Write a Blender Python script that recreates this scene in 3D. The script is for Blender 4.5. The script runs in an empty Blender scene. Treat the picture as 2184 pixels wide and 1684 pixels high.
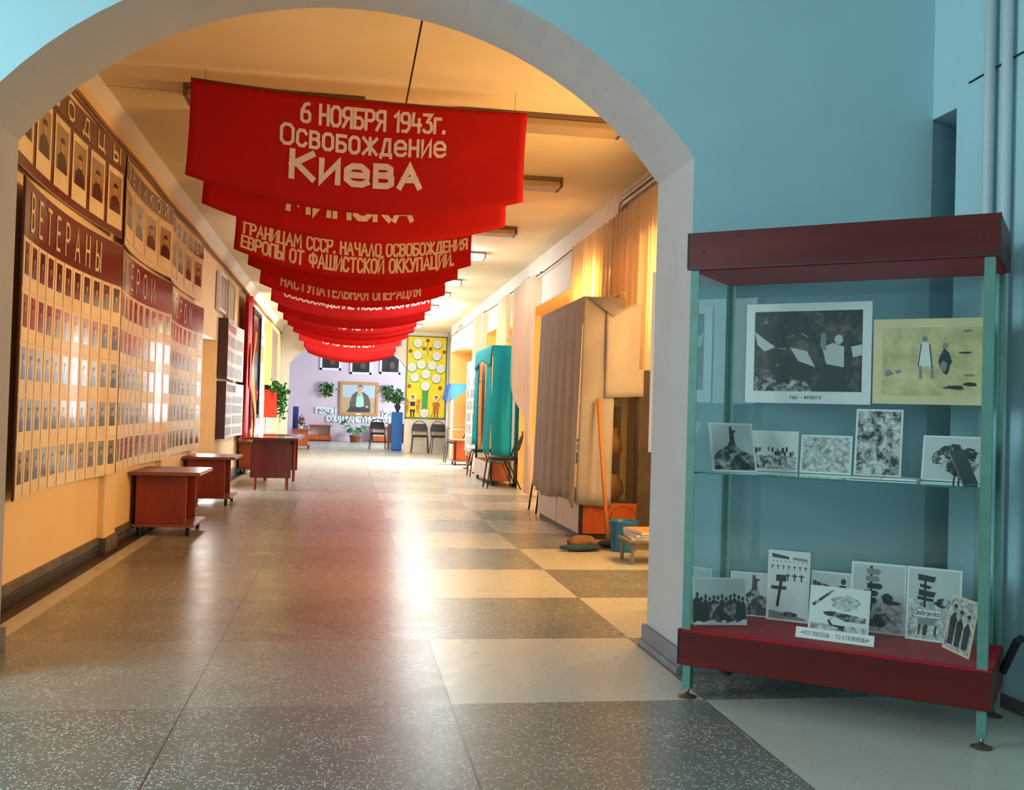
import bpy, math, random
from mathutils import Vector, Matrix
random.seed(7)
SC = bpy.context.scene
COL = SC.collection
PI = math.pi

# ------------------------------------------------------------------ camera, world, lights, exposure
def cam_axes(yaw, pitch, roll):
    f = Vector((math.sin(yaw)*math.cos(pitch), math.cos(yaw)*math.cos(pitch), math.sin(pitch)))
    r0 = Vector((math.cos(yaw), -math.sin(yaw), 0)); u0 = r0.cross(f)
    c, s = math.cos(roll), math.sin(roll)
    return c*r0+s*u0, -s*r0+c*u0, f
cd = bpy.data.cameras.new('camera'); cam = bpy.data.objects.new('camera', cd); COL.objects.link(cam)
r_, u_, f_ = cam_axes(.162, .0195, .029)
cam.matrix_world = Matrix(((r_.x, u_.x, -f_.x, 0), (r_.y, u_.y, -f_.y, 0), (r_.z, u_.z, -f_.z, 1.08), (0, 0, 0, 1)))
cd.sensor_width = 36; cd.lens = 2150/2184*36; cd.clip_start = .05; cd.clip_end = 200
SC.camera = cam
vs = SC.view_settings
vs.view_transform = 'Standard'; vs.look = 'None'; vs.gamma = 1; vs.use_curve_mapping = False
vs.exposure = 0.3
w = bpy.data.worlds.new('world'); SC.world = w; w.use_nodes = True
w.node_tree.nodes['Background'].inputs[0].default_value = (.35, .75, .9, 1)
w.node_tree.nodes['Background'].inputs[1].default_value = .15

def area(name, loc, target, sx, sy, col, watts):
    l = bpy.data.lights.new(name, 'AREA'); l.shape = 'RECTANGLE'; l.size = sx; l.size_y = sy; l.energy = watts; l.color = col
    o = bpy.data.objects.new(name, l); COL.objects.link(o); o.location = loc
    d = Vector(target)-Vector(loc); o.rotation_euler = d.to_track_quat('-Z', 'Y').to_euler()
    return o
DAY = (.76, .96, 1.0); WARM = (1.0, .60, .21)
area('window_daylight', (-4.1, 2.45, 2.0), (1.0, 3.2, 1.9), 2.2, 2.0, DAY, 140)
area('rear_daylight_fill', (-1.3, -3.8, 2.1), (0.9, 6.0, 1.4), 3.0, 1.6, (.88, .98, 1.0), 54)  # added fill aimed through the arch; the rear wall has no window
area('niche_warm_fill', (2.93, 6.8, 1.9), (-1.7, 7.4, .6), 2.2, 1.1, WARM, 118)  # unseen warm fill added for the near corridor; no window in this niche
area('niche_lamp_light', (2.80, 9.63, 1.75), (2.80, 12.0, 1.75), .36, 1.4, (1, .74, .30), 110)
area('niche_lamp_light', (2.80, 15.46, 1.75), (2.80, 18.0, 1.75), .36, 1.4, (1, .72, .36), 40)

area('corridor_daylight_fill', (2.93, 21.3, 1.6), (-1.2, 21.3, 1.7), 1.8, 1.6, (.86, .97, 1.0), 300)  # added daylight fill, out of view, brightening the far corridor
area('far_room_daylight_fill', (4.35, 31.5, 1.8), (0, 32.5, 1.2), 3.0, 1.7, (.88, .97, 1.0), 430)  # added fill for the lilac room, hidden behind the end wall
area('recess_fill_light', (-2.05, 13.2, 1.0), (2.0, 10.5, 1.2), 1.2, 1.6, (1, .95, .9), 40)  # added fill in front of the closed recess wall, reaching the dust sheet
# ------------------------------------------------------------------ materials
def bulb(loc, watts, col, r=.12):
    l = bpy.data.lights.new('tube_glow', 'POINT'); l.energy = watts; l.color = col; l.shadow_soft_size = r
    o = bpy.data.objects.new('tube_glow', l); COL.objects.link(o); o.location = loc
def lin(c):
    return tuple((x/12.92 if x <= .04045 else ((x+.055)/1.055)**2.4) for x in [v/255 for v in c])+(1,)
def nd(nt, t, **k):
    n = nt.nodes.new('ShaderNode'+t)
    for a, b in k.items():
        if a.startswith('i'):
            s = n.inputs[int(a[1:])]
            if isinstance(b, bpy.types.NodeSocket): nt.links.new(b, s)
            else: s.default_value = b
        else: setattr(n, a, b)
    return n
def mth(nt, op, a, b=0.0, c=0.0):
    return nd(nt, 'Math', operation=op, i0=a, i1=b, i2=c).outputs[0]
def mixc(nt, f, a, b, bt='MIX'):
    n = nt.nodes.new('ShaderNodeMix'); n.data_type = 'RGBA'; n.blend_type = bt
    for s, v in ((n.inputs[0], f), (n.inputs[6], a), (n.inputs[7], b)):
        if isinstance(v, bpy.types.NodeSocket): nt.links.new(v, s)
        else: s.default_value = v
    return n.outputs[2]
MATS = {}
def mat(name, rgb=None, rough=.6, metal=0, noise=None, bump=0, bscale=60, emit=None, spec=.5, coat=0, sheen=0, stretch=None, trans=None):
    """noise=(scale, second rgb, contrast)"""
    if name in MATS: return MATS[name]
    m = bpy.data.materials.new(name); m.use_nodes = True; nt = m.node_tree
    p = nt.nodes['Principled BSDF']; out = nt.nodes['Material Output']
    p.inputs['Base Color'].default_value = lin(rgb); p.inputs['Roughness'].default_value = rough
    p.inputs['Metallic'].default_value = metal; p.inputs['Specular IOR Level'].default_value = spec
    p.inputs['Coat Weight'].default_value = coat; p.inputs['Coat Roughness'].default_value = .12
    tc = None
    if noise or bump:
        tc = nd(nt, 'TexCoord').outputs['Object']
        if stretch:
            tc = nd(nt, 'Mapping', i0=tc, i3=stretch).outputs[0]
    if noise:
        n = nd(nt, 'TexNoise', i0=tc, i2=noise[0], i3=5.0, i4=.6).outputs[0]
        k = noise[2] if len(noise) > 2 else 2.0
        n = mth(nt, 'MULTIPLY_ADD', n, k, .5-.5*k)
        n = nd(nt, 'Clamp', i0=n).outputs[0]
        nt.links.new(mixc(nt, n, lin(rgb), lin(noise[1])), p.inputs['Base Color'])
    if bump:
        n = nd(nt, 'TexNoise', i0=tc, i2=bscale, i3=4.0).outputs[0]
        b = nd(nt, 'Bump', i0=bump, i2=n); b.inputs['Distance'].default_value = .01
        nt.links.new(b.outputs[0], p.inputs['Normal'])
    if emit:
        p.inputs['Emission Color'].default_value = emit[0]+(1,); p.inputs['Emission Strength'].default_value = emit[1]
    if trans:
        t = nt.nodes.new('ShaderNodeBsdfTranslucent'); t.inputs[0].default_value = lin(trans[0])
        mx = nt.nodes.new('ShaderNodeMixShader'); mx.inputs[0].default_value = trans[1]
        nt.links.new(p.outputs[0], mx.inputs[1]); nt.links.new(t.outputs[0], mx.inputs[2])
        sh = mx.outputs[0]
        if len(trans) > 2:
            tp = nt.nodes.new('ShaderNodeBsdfTransparent'); m2 = nt.nodes.new('ShaderNodeMixShader'); m2.inputs[0].default_value = trans[2]
            nt.links.new(sh, m2.inputs[1]); nt.links.new(tp.outputs[0], m2.inputs[2]); sh = m2.outputs[0]
        nt.links.new(sh, out.inputs[0])
    MATS[name] = m
    return m
def glass_mat(name, tint, refl=1.0):
    m = bpy.data.materials.new(name); m.use_nodes = True; nt = m.node_tree; nt.nodes.remove(nt.nodes['Principled BSDF'])
    out = nt.nodes['Material Output']
    g = nd(nt, 'BsdfGlossy'); g.inputs['Roughness'].default_value = .02; g.inputs[0].default_value = (.9, 1, 1, 1)
    t = nd(nt, 'BsdfTransparent', i0=tint+(1,))
    fr = nd(nt, 'Fresnel', i0=1.5).outputs[0]
    bf = nd(nt, 'NewGeometry').outputs['Backfacing']
    f = mth(nt, 'MULTIPLY', mth(nt, 'MULTIPLY', fr, refl), mth(nt, 'SUBTRACT', 1.0, bf))
    mx = nt.nodes.new('ShaderNodeMixShader'); nt.links.new(f, mx.inputs[0]); nt.links.new(t.outputs[0], mx.inputs[1]); nt.links.new(g.outputs[0], mx.inputs[2])
    nt.links.new(mx.outputs[0], out.inputs[0]); MATS[name] = m
    return m
def bw_mat(name, scale, off, lo=(15, 20, 22), hi=(215, 220, 215), k=5.0, stretch=(1, 1, 1), sh=0.0):
    m = bpy.data.materials.new(name); m.use_nodes = True; nt = m.node_tree; p = nt.nodes['Principled BSDF']
    tc = nd(nt, 'TexCoord').outputs['Object']
    mp = nd(nt, 'Mapping', i0=tc, i1=(off, off*1.7, off*.6), i3=stretch).outputs[0]
    n = nd(nt, 'TexNoise', i0=mp, i2=scale*1.35, i3=8.0, i4=.66, i8=.15).outputs[0]
    n = nd(nt, 'Clamp', i0=mth(nt, 'MULTIPLY_ADD', n, k, .5-.5*k+sh)).outputs[0]
    nt.links.new(mixc(nt, n, lin(lo), lin(hi)), p.inputs['Base Color'])
    p.inputs['Roughness'].default_value = .35
    MATS[name] = m
    return m
def floor_mat():
    m = bpy.data.materials.new('terrazzo'); m.use_nodes = True; nt = m.node_tree; p = nt.nodes['Principled BSDF']
    tc = nd(nt, 'TexCoord').outputs['Object']; sx = nd(nt, 'SeparateXYZ', i0=tc); X, Y = sx.outputs[0], sx.outputs[1]
    row = mth(nt, 'DIVIDE', mth(nt, 'SUBTRACT', Y, 3.745), 1.072)
    odd = mth(nt, 'FLOORED_MODULO', mth(nt, 'FLOOR', row), 2.0)
    bord = mth(nt, 'GREATER_THAN', X, 1.40)
    dark = mth(nt, 'ABSOLUTE', mth(nt, 'SUBTRACT', odd, bord))
    dark = mth(nt, 'MULTIPLY', mth(nt, 'MAXIMUM', dark, mth(nt, 'MULTIPLY', mth(nt, 'LESS_THAN', X, .416), mth(nt, 'MULTIPLY_ADD', odd, .12, .85))), mth(nt, 'GREATER_THAN', X, -1.5))
    big = nd(nt, 'TexNoise', i0=tc, i2=1.6, i3=6.0, i4=.65).outputs[0]
    big2 = nd(nt, 'TexNoise', i0=tc, i2=5.0, i3=6.0, i4=.7).outputs[0]
    lightc = mixc(nt, big, lin((212, 210, 196)), lin((190, 188, 174)))
    darkc = mixc(nt, big2, lin((136, 135, 124)), lin((100, 104, 97)))
    base = mixc(nt, dark, lightc, darkc)
    vo = nd(nt, 'TexVoronoi', i0=tc, i2=115.0)
    chip = mth(nt, 'LESS_THAN', vo.outputs['Distance'], .40)
    rnd = nd(nt, 'SeparateColor', i0=vo.outputs['Color']).outputs[0]
    pn = nd(nt, 'TexNoise', i0=tc, i2=3.2, i3=3.0).outputs[0]
    thr = mth(nt, 'MULTIPLY_ADD', pn, -1.5, 1.42)
    chip = mth(nt, 'MULTIPLY', chip, mth(nt, 'GREATER_THAN', rnd, thr))
    far = mth(nt, 'MAXIMUM', mth(nt, 'MINIMUM', mth(nt, 'MULTIPLY_ADD', Y, -.078, 1.62), 1.0), .3)  # fades the dark slabs with distance: far glare put into the colour
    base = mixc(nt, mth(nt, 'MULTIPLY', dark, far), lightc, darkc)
    chip = mth(nt, 'MULTIPLY', chip, mth(nt, 'MULTIPLY_ADD', dark, .75, .1))
    base = mixc(nt, chip, base, lin((226, 230, 222)))
    chip2 = mth(nt, 'MULTIPLY', mth(nt, 'LESS_THAN', vo.outputs['Distance'], .25), mth(nt, 'LESS_THAN', rnd, .08))
    base = mixc(nt, mth(nt, 'MULTIPLY', chip2, .5), base, lin((60, 60, 55)))
    j1 = mth(nt, 'LESS_THAN', mth(nt, 'ABSOLUTE', mth(nt, 'SUBTRACT', X, .416)), .0042)
    j2 = mth(nt, 'LESS_THAN', mth(nt, 'ABSOLUTE', mth(nt, 'ADD', X, .54)), .003)
    j3 = mth(nt, 'LESS_THAN', mth(nt, 'ABSOLUTE', mth(nt, 'SUBTRACT', X, 1.40)), .003)
    fr = mth(nt, 'SUBTRACT', row, mth(nt, 'ROUND', row))
    j4 = mth(nt, 'MULTIPLY', mth(nt, 'LESS_THAN', mth(nt, 'ABSOLUTE', fr), .003), .55)
    j = mth(nt, 'MAXIMUM', mth(nt, 'MAXIMUM', j1, j2), mth(nt, 'MAXIMUM', mth(nt, 'MULTIPLY', j3, .6), j4))
    base = mixc(nt, mth(nt, 'MULTIPLY', j, .8), base, lin((40, 38, 36)))
    nt.links.new(base, p.inputs['Base Color'])
    rg = mth(nt, 'MULTIPLY_ADD', big2, .16, .205)
    bm = nd(nt, 'Bump', i0=.04, i2=big2); bm.inputs['Distance'].default_value = .02
    nt.links.new(bm.outputs[0], p.inputs['Normal'])
    nt.links.new(rg, p.inputs['Roughness']); p.inputs['Specular IOR Level'].default_value = .75
    MATS['terrazzo'] = m
    return m
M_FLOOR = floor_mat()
M_BLUE = mat('blue_wall_paint', (172, 212, 220), .75, noise=(2.2, (164, 204, 212)), bump=.06, bscale=90)
M_WHITE = mat('white_plaster', (184, 185, 188), .8, noise=(3, (174, 175, 178)), bump=.08, bscale=70)
M_PEACH = mat('peach_wall_paint', (250, 220, 174), .7, noise=(2, (244, 210, 162)), bump=.05)
M_NICHE = mat('apricot_niche_paint', (252, 206, 132), .7, noise=(3, (248, 196, 120)))
M_CREAM = mat('cream_wall_paint', (240, 234, 222), .7, noise=(2, (232, 225, 212)))
M_CEIL = mat('ceiling_paint', (244, 228, 196), .85, noise=(1.5, (234, 214, 176), 2.5), bump=.05)
M_PINK = mat('lilac_wall_paint', (214, 198, 214), .7, noise=(2, (206, 190, 206)))
M_BASE = mat('skirting_grey', (112, 106, 98), .55, noise=(8, (78, 70, 62), 3))
M_BASEDK = mat('skirting_brown', (62, 46, 34), .5, noise=(8, (42, 32, 26), 3))
M_GREYB = mat('pier_skirting', (128, 132, 138), .6, noise=(9, (108, 110, 116), 3))
M_CABLE = mat('painted_cable', (160, 118, 84), .6)
M_RED = mat('red_banner_cloth', (206, 10, 12), .85, noise=(6, (190, 6, 10)), trans=((225, 25, 10), .35))
M_LETTER = mat('cream_paint_letters', (236, 216, 208), .8, noise=(40, (220, 192, 182)))
M_ROD = mat('batten_wood', (96, 66, 44), .7)
M_BROWNH = mat('board_header_brown', (112, 62, 54), .22, noise=(3, (104, 56, 50)), coat=.6)
M_BOARD = mat('board_paper', (246, 222, 180), .5, noise=(4, (234, 206, 160)), coat=.1)
M_CARD = mat('card_paper', (252, 238, 206), .5, coat=.12, noise=(5, (232, 204, 160)))
M_CREAML = mat('cut_letters_cream', (232, 212, 178), .4)
M_BACK = mat('board_backing', (70, 44, 52), .7)
M_INK = mat('black_ink', (24, 24, 26), .5)
M_WOODO = mat('orange_veneer', (196, 96, 40), .38, noise=(9, (170, 74, 26), 2.5), stretch=(1, 1, .12))
M_WOODR = mat('red_brown_veneer', (158, 62, 34), .4, noise=(9, (134, 46, 24), 2.5), stretch=(1, 1, .15))
M_WOODM = mat('mahogany_veneer', (100, 22, 16), .45, noise=(10, (74, 12, 10), 3), stretch=(.12, 1, 1), spec=.3)
M_WOODT = mat('tabletop_lacquer', (150, 92, 76), .34, noise=(8, (128, 74, 60)), stretch=(.1, 1, 1), coat=.15)
M_WOODD = mat('dark_polished_veneer', (112, 30, 18), .3, noise=(7, (66, 14, 10), 3), stretch=(1, 1, .1), coat=.4)
M_EDGE = mat('dark_edge_band', (38, 26, 26), .5)
M_PALE = mat('pale_laminate', (222, 204, 192), .4, noise=(5, (212, 192, 178)))
M_BLACK = mat('black_metal', (24, 24, 28), .4)
M_RUBBER = mat('black_rubber', (20, 20, 22), .7)
M_LEATH = mat('black_vinyl', (40, 42, 46), .5)
M_TEALF = mat('teal_painted_metal', (88, 142, 128), .45, noise=(12, (78, 128, 116), 3))
M_STEEL = mat('steel', (150, 150, 150), .35, metal=.9)
M_RUST = mat('rusty_foot', (96, 80, 60), .6, noise=(30, (70, 56, 42), 3))
M_GLASS = glass_mat('showcase_glass', (.97, .99, .988), 1.9)
M_GEDGE = mat('glass_edge_green', (60, 110, 104), .2)
M_CRIMSON = mat('crimson_felt', (186, 10, 30), .95, noise=(60, (168, 6, 24)))
M_PAPER = mat('white_paper', (232, 236, 232), .45)
M_SEPIA = mat('old_paper', (226, 214, 164), .6, noise=(6, (210, 196, 146), 2.5))
M_PHOTOW = mat('photo_paper', (222, 228, 226), .25)
M_GREYP = mat('grey_photo_tone', (128, 134, 134), .3)
M_DKP = mat('dark_photo_tone', (34, 40, 42), .3)
M_LTP = mat('pale_photo_tone', (188, 196, 196), .3)
M_PIPE = mat('white_pipe_paint', (190, 208, 214), .35)
M_CHROME = mat('grey_pipe', (190, 176, 160), .3, metal=.3)
M_SHEER = mat('sheer_curtain', (238, 224, 214), .9, trans=((252, 232, 200), .6, .08))
M_DRAPE = mat('grey_dust_sheet', (204, 198, 196), .9, noise=(5, (188, 182, 180)), trans=((230, 205, 180), .15))
M_TURQ = mat('turquoise_cloth', (38, 192, 204), .85, noise=(3, (28, 174, 186)), trans=((60, 210, 215), .3))
M_BLUEC = mat('blue_cloth', (44, 104, 184), .85, noise=(4, (34, 90, 168)))
M_BLUEP = mat('blue_painted_board', (40, 112, 190), .6, noise=(30, (32, 98, 172)))
M_NAVY = mat('deep_blue_board', (16, 60, 140), .6)
M_LAMPW = mat('lit_diffuser', (255, 255, 255), .5, emit=((.92, .97, 1.0), 11.0))
M_LAMPOFF = mat('unlit_diffuser', (186, 160, 128), .4, noise=(4, (172, 146, 116)))
M_LAMPB = mat('lamp_body', (120, 96, 74), .6)
M_BUCKET = mat('blue_enamel', (40, 128, 190), .3, noise=(5, (32, 112, 174)))
M_RAG = mat('brown_rag', (146, 108, 76), .95, noise=(12, (110, 80, 56), 3), bump=.5, bscale=80)
M_RAGB = mat('blue_rag', (46, 82, 104), .95, noise=(12, (36, 66, 88), 3), bump=.5, bscale=80)
M_MOPW = mat('pale_stick_wood', (222, 146, 88), .6, noise=(10, (206, 128, 70)), stretch=(1, 1, .1))
M_LEAF = [mat('leaf_green', (40, 120, 54), .5), mat('leaf_dark_green', (26, 86, 42), .5), mat('leaf_pale_green', (92, 160, 88), .5), mat('monstera_green', (58, 112, 90), .45)]
M_TERRA = mat('terracotta', (168, 96, 56), .8)
M_REDBOX = mat('red_planter_paint', (214, 48, 24), .55)
M_YEL = mat('poster_yellow', (250, 226, 50), .6, noise=(6, (244, 216, 40)))
M_GRN = mat('poster_green', (60, 160, 84), .6)
M_DGRN = mat('poster_frame_green', (96, 128, 70), .6)
M_ROSE = mat('poster_red', (226, 74, 40), .6)
M_PLATE = mat('poster_plate', (228, 240, 240), .6)
M_PINKTX = mat('pale_pink_writing', (236, 196, 200), .6)
M_SKIN = mat('painted_skin', (214, 170, 128), .6)
M_OCHRE = mat('painted_ochre', (190, 132, 44), .6)
M_FRAMEW = mat('white_frame', (226, 240, 244), .5)
M_FRAMEG = mat('gilt_frame', (190, 140, 84), .45)
M_DARKPIC = mat('dark_picture', (50, 56, 64), .3, noise=(5, (36, 34, 40), 3))
M_SHIRT = mat('painted_shirt', (176, 214, 196), .6)
M_JACKET = mat('painted_jacket', (92, 92, 88), .6)
M_TROUS = mat('painted_trousers', (62, 66, 64), .6)
M_PSKY = mat('painted_sky', (176, 196, 210), .6)
M_PFIELD = mat('painted_field', (186, 164, 128), .6)
M_SIGNW = mat('white_relief_letters', (224, 246, 246), .5)
M_FLAGR = mat('red_flag_satin', (216, 24, 36), .5, noise=(3, (190, 12, 26)))
M_FLAGO = mat('flame_ribbon_orange', (244, 138, 24), .5, noise=(2.5, (250, 190, 40), 3))
M_DKGLASS = mat('dark_glazed_panel', (70, 72, 78), .15, coat=.6)
M_YBOARD = mat('yellowed_frame', (214, 208, 140), .5)
M_TAUPE = mat('taupe_panel', (138, 120, 104), .6)
M_BRASS = mat('brownish_exhibits', (150, 92, 40), .6, noise=(6, (96, 52, 18), 4))
BW = [bw_mat('bw_photo', 26, 1.3), bw_mat('bw_photo_fine', 60, 4.1, k=6), bw_mat('bw_photo_dark', 22, 7.7, k=5, sh=-.35), bw_mat('bw_photo_pale', 40, 2.9, lo=(80, 92, 92), k=3.5, sh=.1),
      bw_mat('bw_print_dark', 9, 5.5, lo=(22, 18, 18), hi=(120, 110, 100), k=4, sh=-.45), bw_mat('bw_news', 80, 9.1, lo=(60, 60, 66), hi=(225, 225, 228), k=6, stretch=(1, 1, .6))]

# ------------------------------------------------------------------ mesh builder
class MB:
    def __init__(s): s.v = []; s.f = []; s.m = []; s.mats = []
    def mi(s, m):
        if m not in s.mats: s.mats.append(m)
        return s.mats.index(m)
    def add(s, vs, fs, m):
        b = len(s.v); s.v += [tuple(p) for p in vs]; k = s.mi(m)
        for f in fs: s.f.append([b+i for i in f]); s.m.append(k)
    def box(s, x0, x1, y0, y1, z0, z1, m):
        v = [(x, y, z) for z in (z0, z1) for y in (y0, y1) for x in (x0, x1)]
        s.add(v, [(0, 2, 3, 1), (4, 5, 7, 6), (0, 1, 5, 4), (2, 6, 7, 3), (0, 4, 6, 2), (1, 3, 7, 5)], m)
    def poly(s, pts, m): s.add(pts, [list(range(len(pts)))], m)
    def flat(s, pts, y, m): s.poly([(x, y, z) for x, z in pts], m)          # a polygon facing -y
    def rect(s, x0, x1, z0, z1, y, m): s.flat([(x0, z0), (x1, z0), (x1, z1), (x0, z1)], y, m)
    def ell(s, cx, cz, rx, rz, y, m, n=14):
        s.flat([(cx+rx*math.cos(2*PI*i/n), cz+rz*math.sin(2*PI*i/n)) for i in range(n)], y, m)
    def blob(s, cx, cz, rx, rz, y, m, n=14, rnd=.35):
        s.flat([(cx+rx*math.cos(2*PI*i/n)*(1-random.random()*rnd), cz+rz*math.sin(2*PI*i/n)*(1-random.random()*rnd)) for i in range(n)], y, m)
    def prism(s, pts, y0, y1, m):
        n = len(pts); v = [(x, y0, z) for x, z in pts]+[(x, y1, z) for x, z in pts]
        s.add(v, [list(range(n)), list(range(2*n-1, n-1, -1))]+[(i, i+n, (i+1) % n+n, (i+1) % n) for i in range(n)], m)
    def tube(s, path, r, m, n=8, taper=None):
        P = [Vector(p) for p in path]; k = len(P); rings = []
        up = None
        for i in range(k):
            t = (P[min(i+1, k-1)]-P[max(i-1, 0)]).normalized()
            if up is None: up = Vector((0, 0, 1)) if abs(t.z) < .9 else Vector((1, 0, 0))
            a = t.cross(up).normalized(); b = a.cross(t).normalized(); up = b
            rr = r if taper is None else r+(taper-r)*i/(k-1)
            rings.append([P[i]+a*rr*math.cos(2*PI*j/n)+b*rr*math.sin(2*PI*j/n) for j in range(n)])
        v = [p for R in rings for p in R]
        f = [(i*n+j, i*n+(j+1) % n, (i+1)*n+(j+1) % n, (i+1)*n+j) for i in range(k-1) for j in range(n)]
        f += [list(range(n-1, -1, -1)), list(range((k-1)*n, k*n))]
        s.add(v, f, m)
    def lathe(s, prof, m, n=24, c=(0, 0, 0)):
        v = [(c[0]+r*math.cos(2*PI*j/n), c[1]+r*math.sin(2*PI*j/n), c[2]+z) for r, z in prof for j in range(n)]
        f = [(i*n+j, i*n+(j+1) % n, (i+1)*n+(j+1) % n, (i+1)*n+j) for i in range(len(prof)-1) for j in range(n)]
        s.add(v, f, m)
    def grid(s, fn, nu, nv, m):
        v = [fn(i/nu, j/nv) for j in range(nv+1) for i in range(nu+1)]
        f = [(j*(nu+1)+i, j*(nu+1)+i+1, (j+1)*(nu+1)+i+1, (j+1)*(nu+1)+i) for j in range(nv) for i in range(nu)]
        s.add(v, f, m)
    def ball(s, c, r, m, nu=12, nv=8, wob=0):
        def fn(u, v):
            k = 1+wob*(math.sin(u*4*PI+c[0]*9)*.5+math.sin(v*7+u*6*PI)*.5)
            return (c[0]+r[0]*k*math.cos(2*PI*u)*math.sin(PI*v), c[1]+r[1]*k*math.sin(2*PI*u)*math.sin(PI*v), c[2]-r[2]*math.cos(PI*v))
        s.grid(fn, nu, nv, m)
    def build(s, name, parent=None, loc=(0, 0, 0), rz=0, smooth=False, bevel=0, solid=0, rx=0):
        me = bpy.data.meshes.new(name); me.from_pydata(s.v, [], s.f)
        for m in s.mats: me.materials.append(m)
        me.polygons.foreach_set('material_index', s.m)
        if smooth: me.polygons.foreach_set('use_smooth', [True]*len(s.f))
        me.update()
        o = bpy.data.objects.new(name, me); COL.objects.link(o)
        o.location = loc; o.rotation_euler = (rx, 0, rz)
        if parent: o.parent = parent
        if solid:
            q = o.modifiers.new('thickness', 'SOLIDIFY'); q.thickness = solid; q.offset = 0
        if bevel:
            q = o.modifiers.new('bevel', 'BEVEL'); q.width = bevel; q.segments = 2; q.limit_method = 'ANGLE'
        return o
def tag(o, label, cat, group=None):
    o['label'] = label; o['category'] = cat
    if group: o['group'] = group
    return o
def struct(o): o['kind'] = 'structure'; return o
def thing(name, label, cat, loc=(0, 0, 0), rz=0, group=None):
    o = bpy.data.objects.new(name, None); COL.objects.link(o); o.location = loc; o.rotation_euler = (0, 0, rz)
    o.empty_display_size = .1
    return tag(o, label, cat, group)
def dup(root, loc, rz, label, group=None):
    r = root.copy(); COL.objects.link(r); r.location = loc; r.rotation_euler = (0, 0, rz); r['label'] = label
    if group: r['group'] = group
    for ch in list(root.children):
        c = ch.copy(); COL.objects.link(c); c.parent = r
        for g in list(ch.children):
            d = g.copy(); COL.objects.link(d); d.parent = c
    return r

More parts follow.
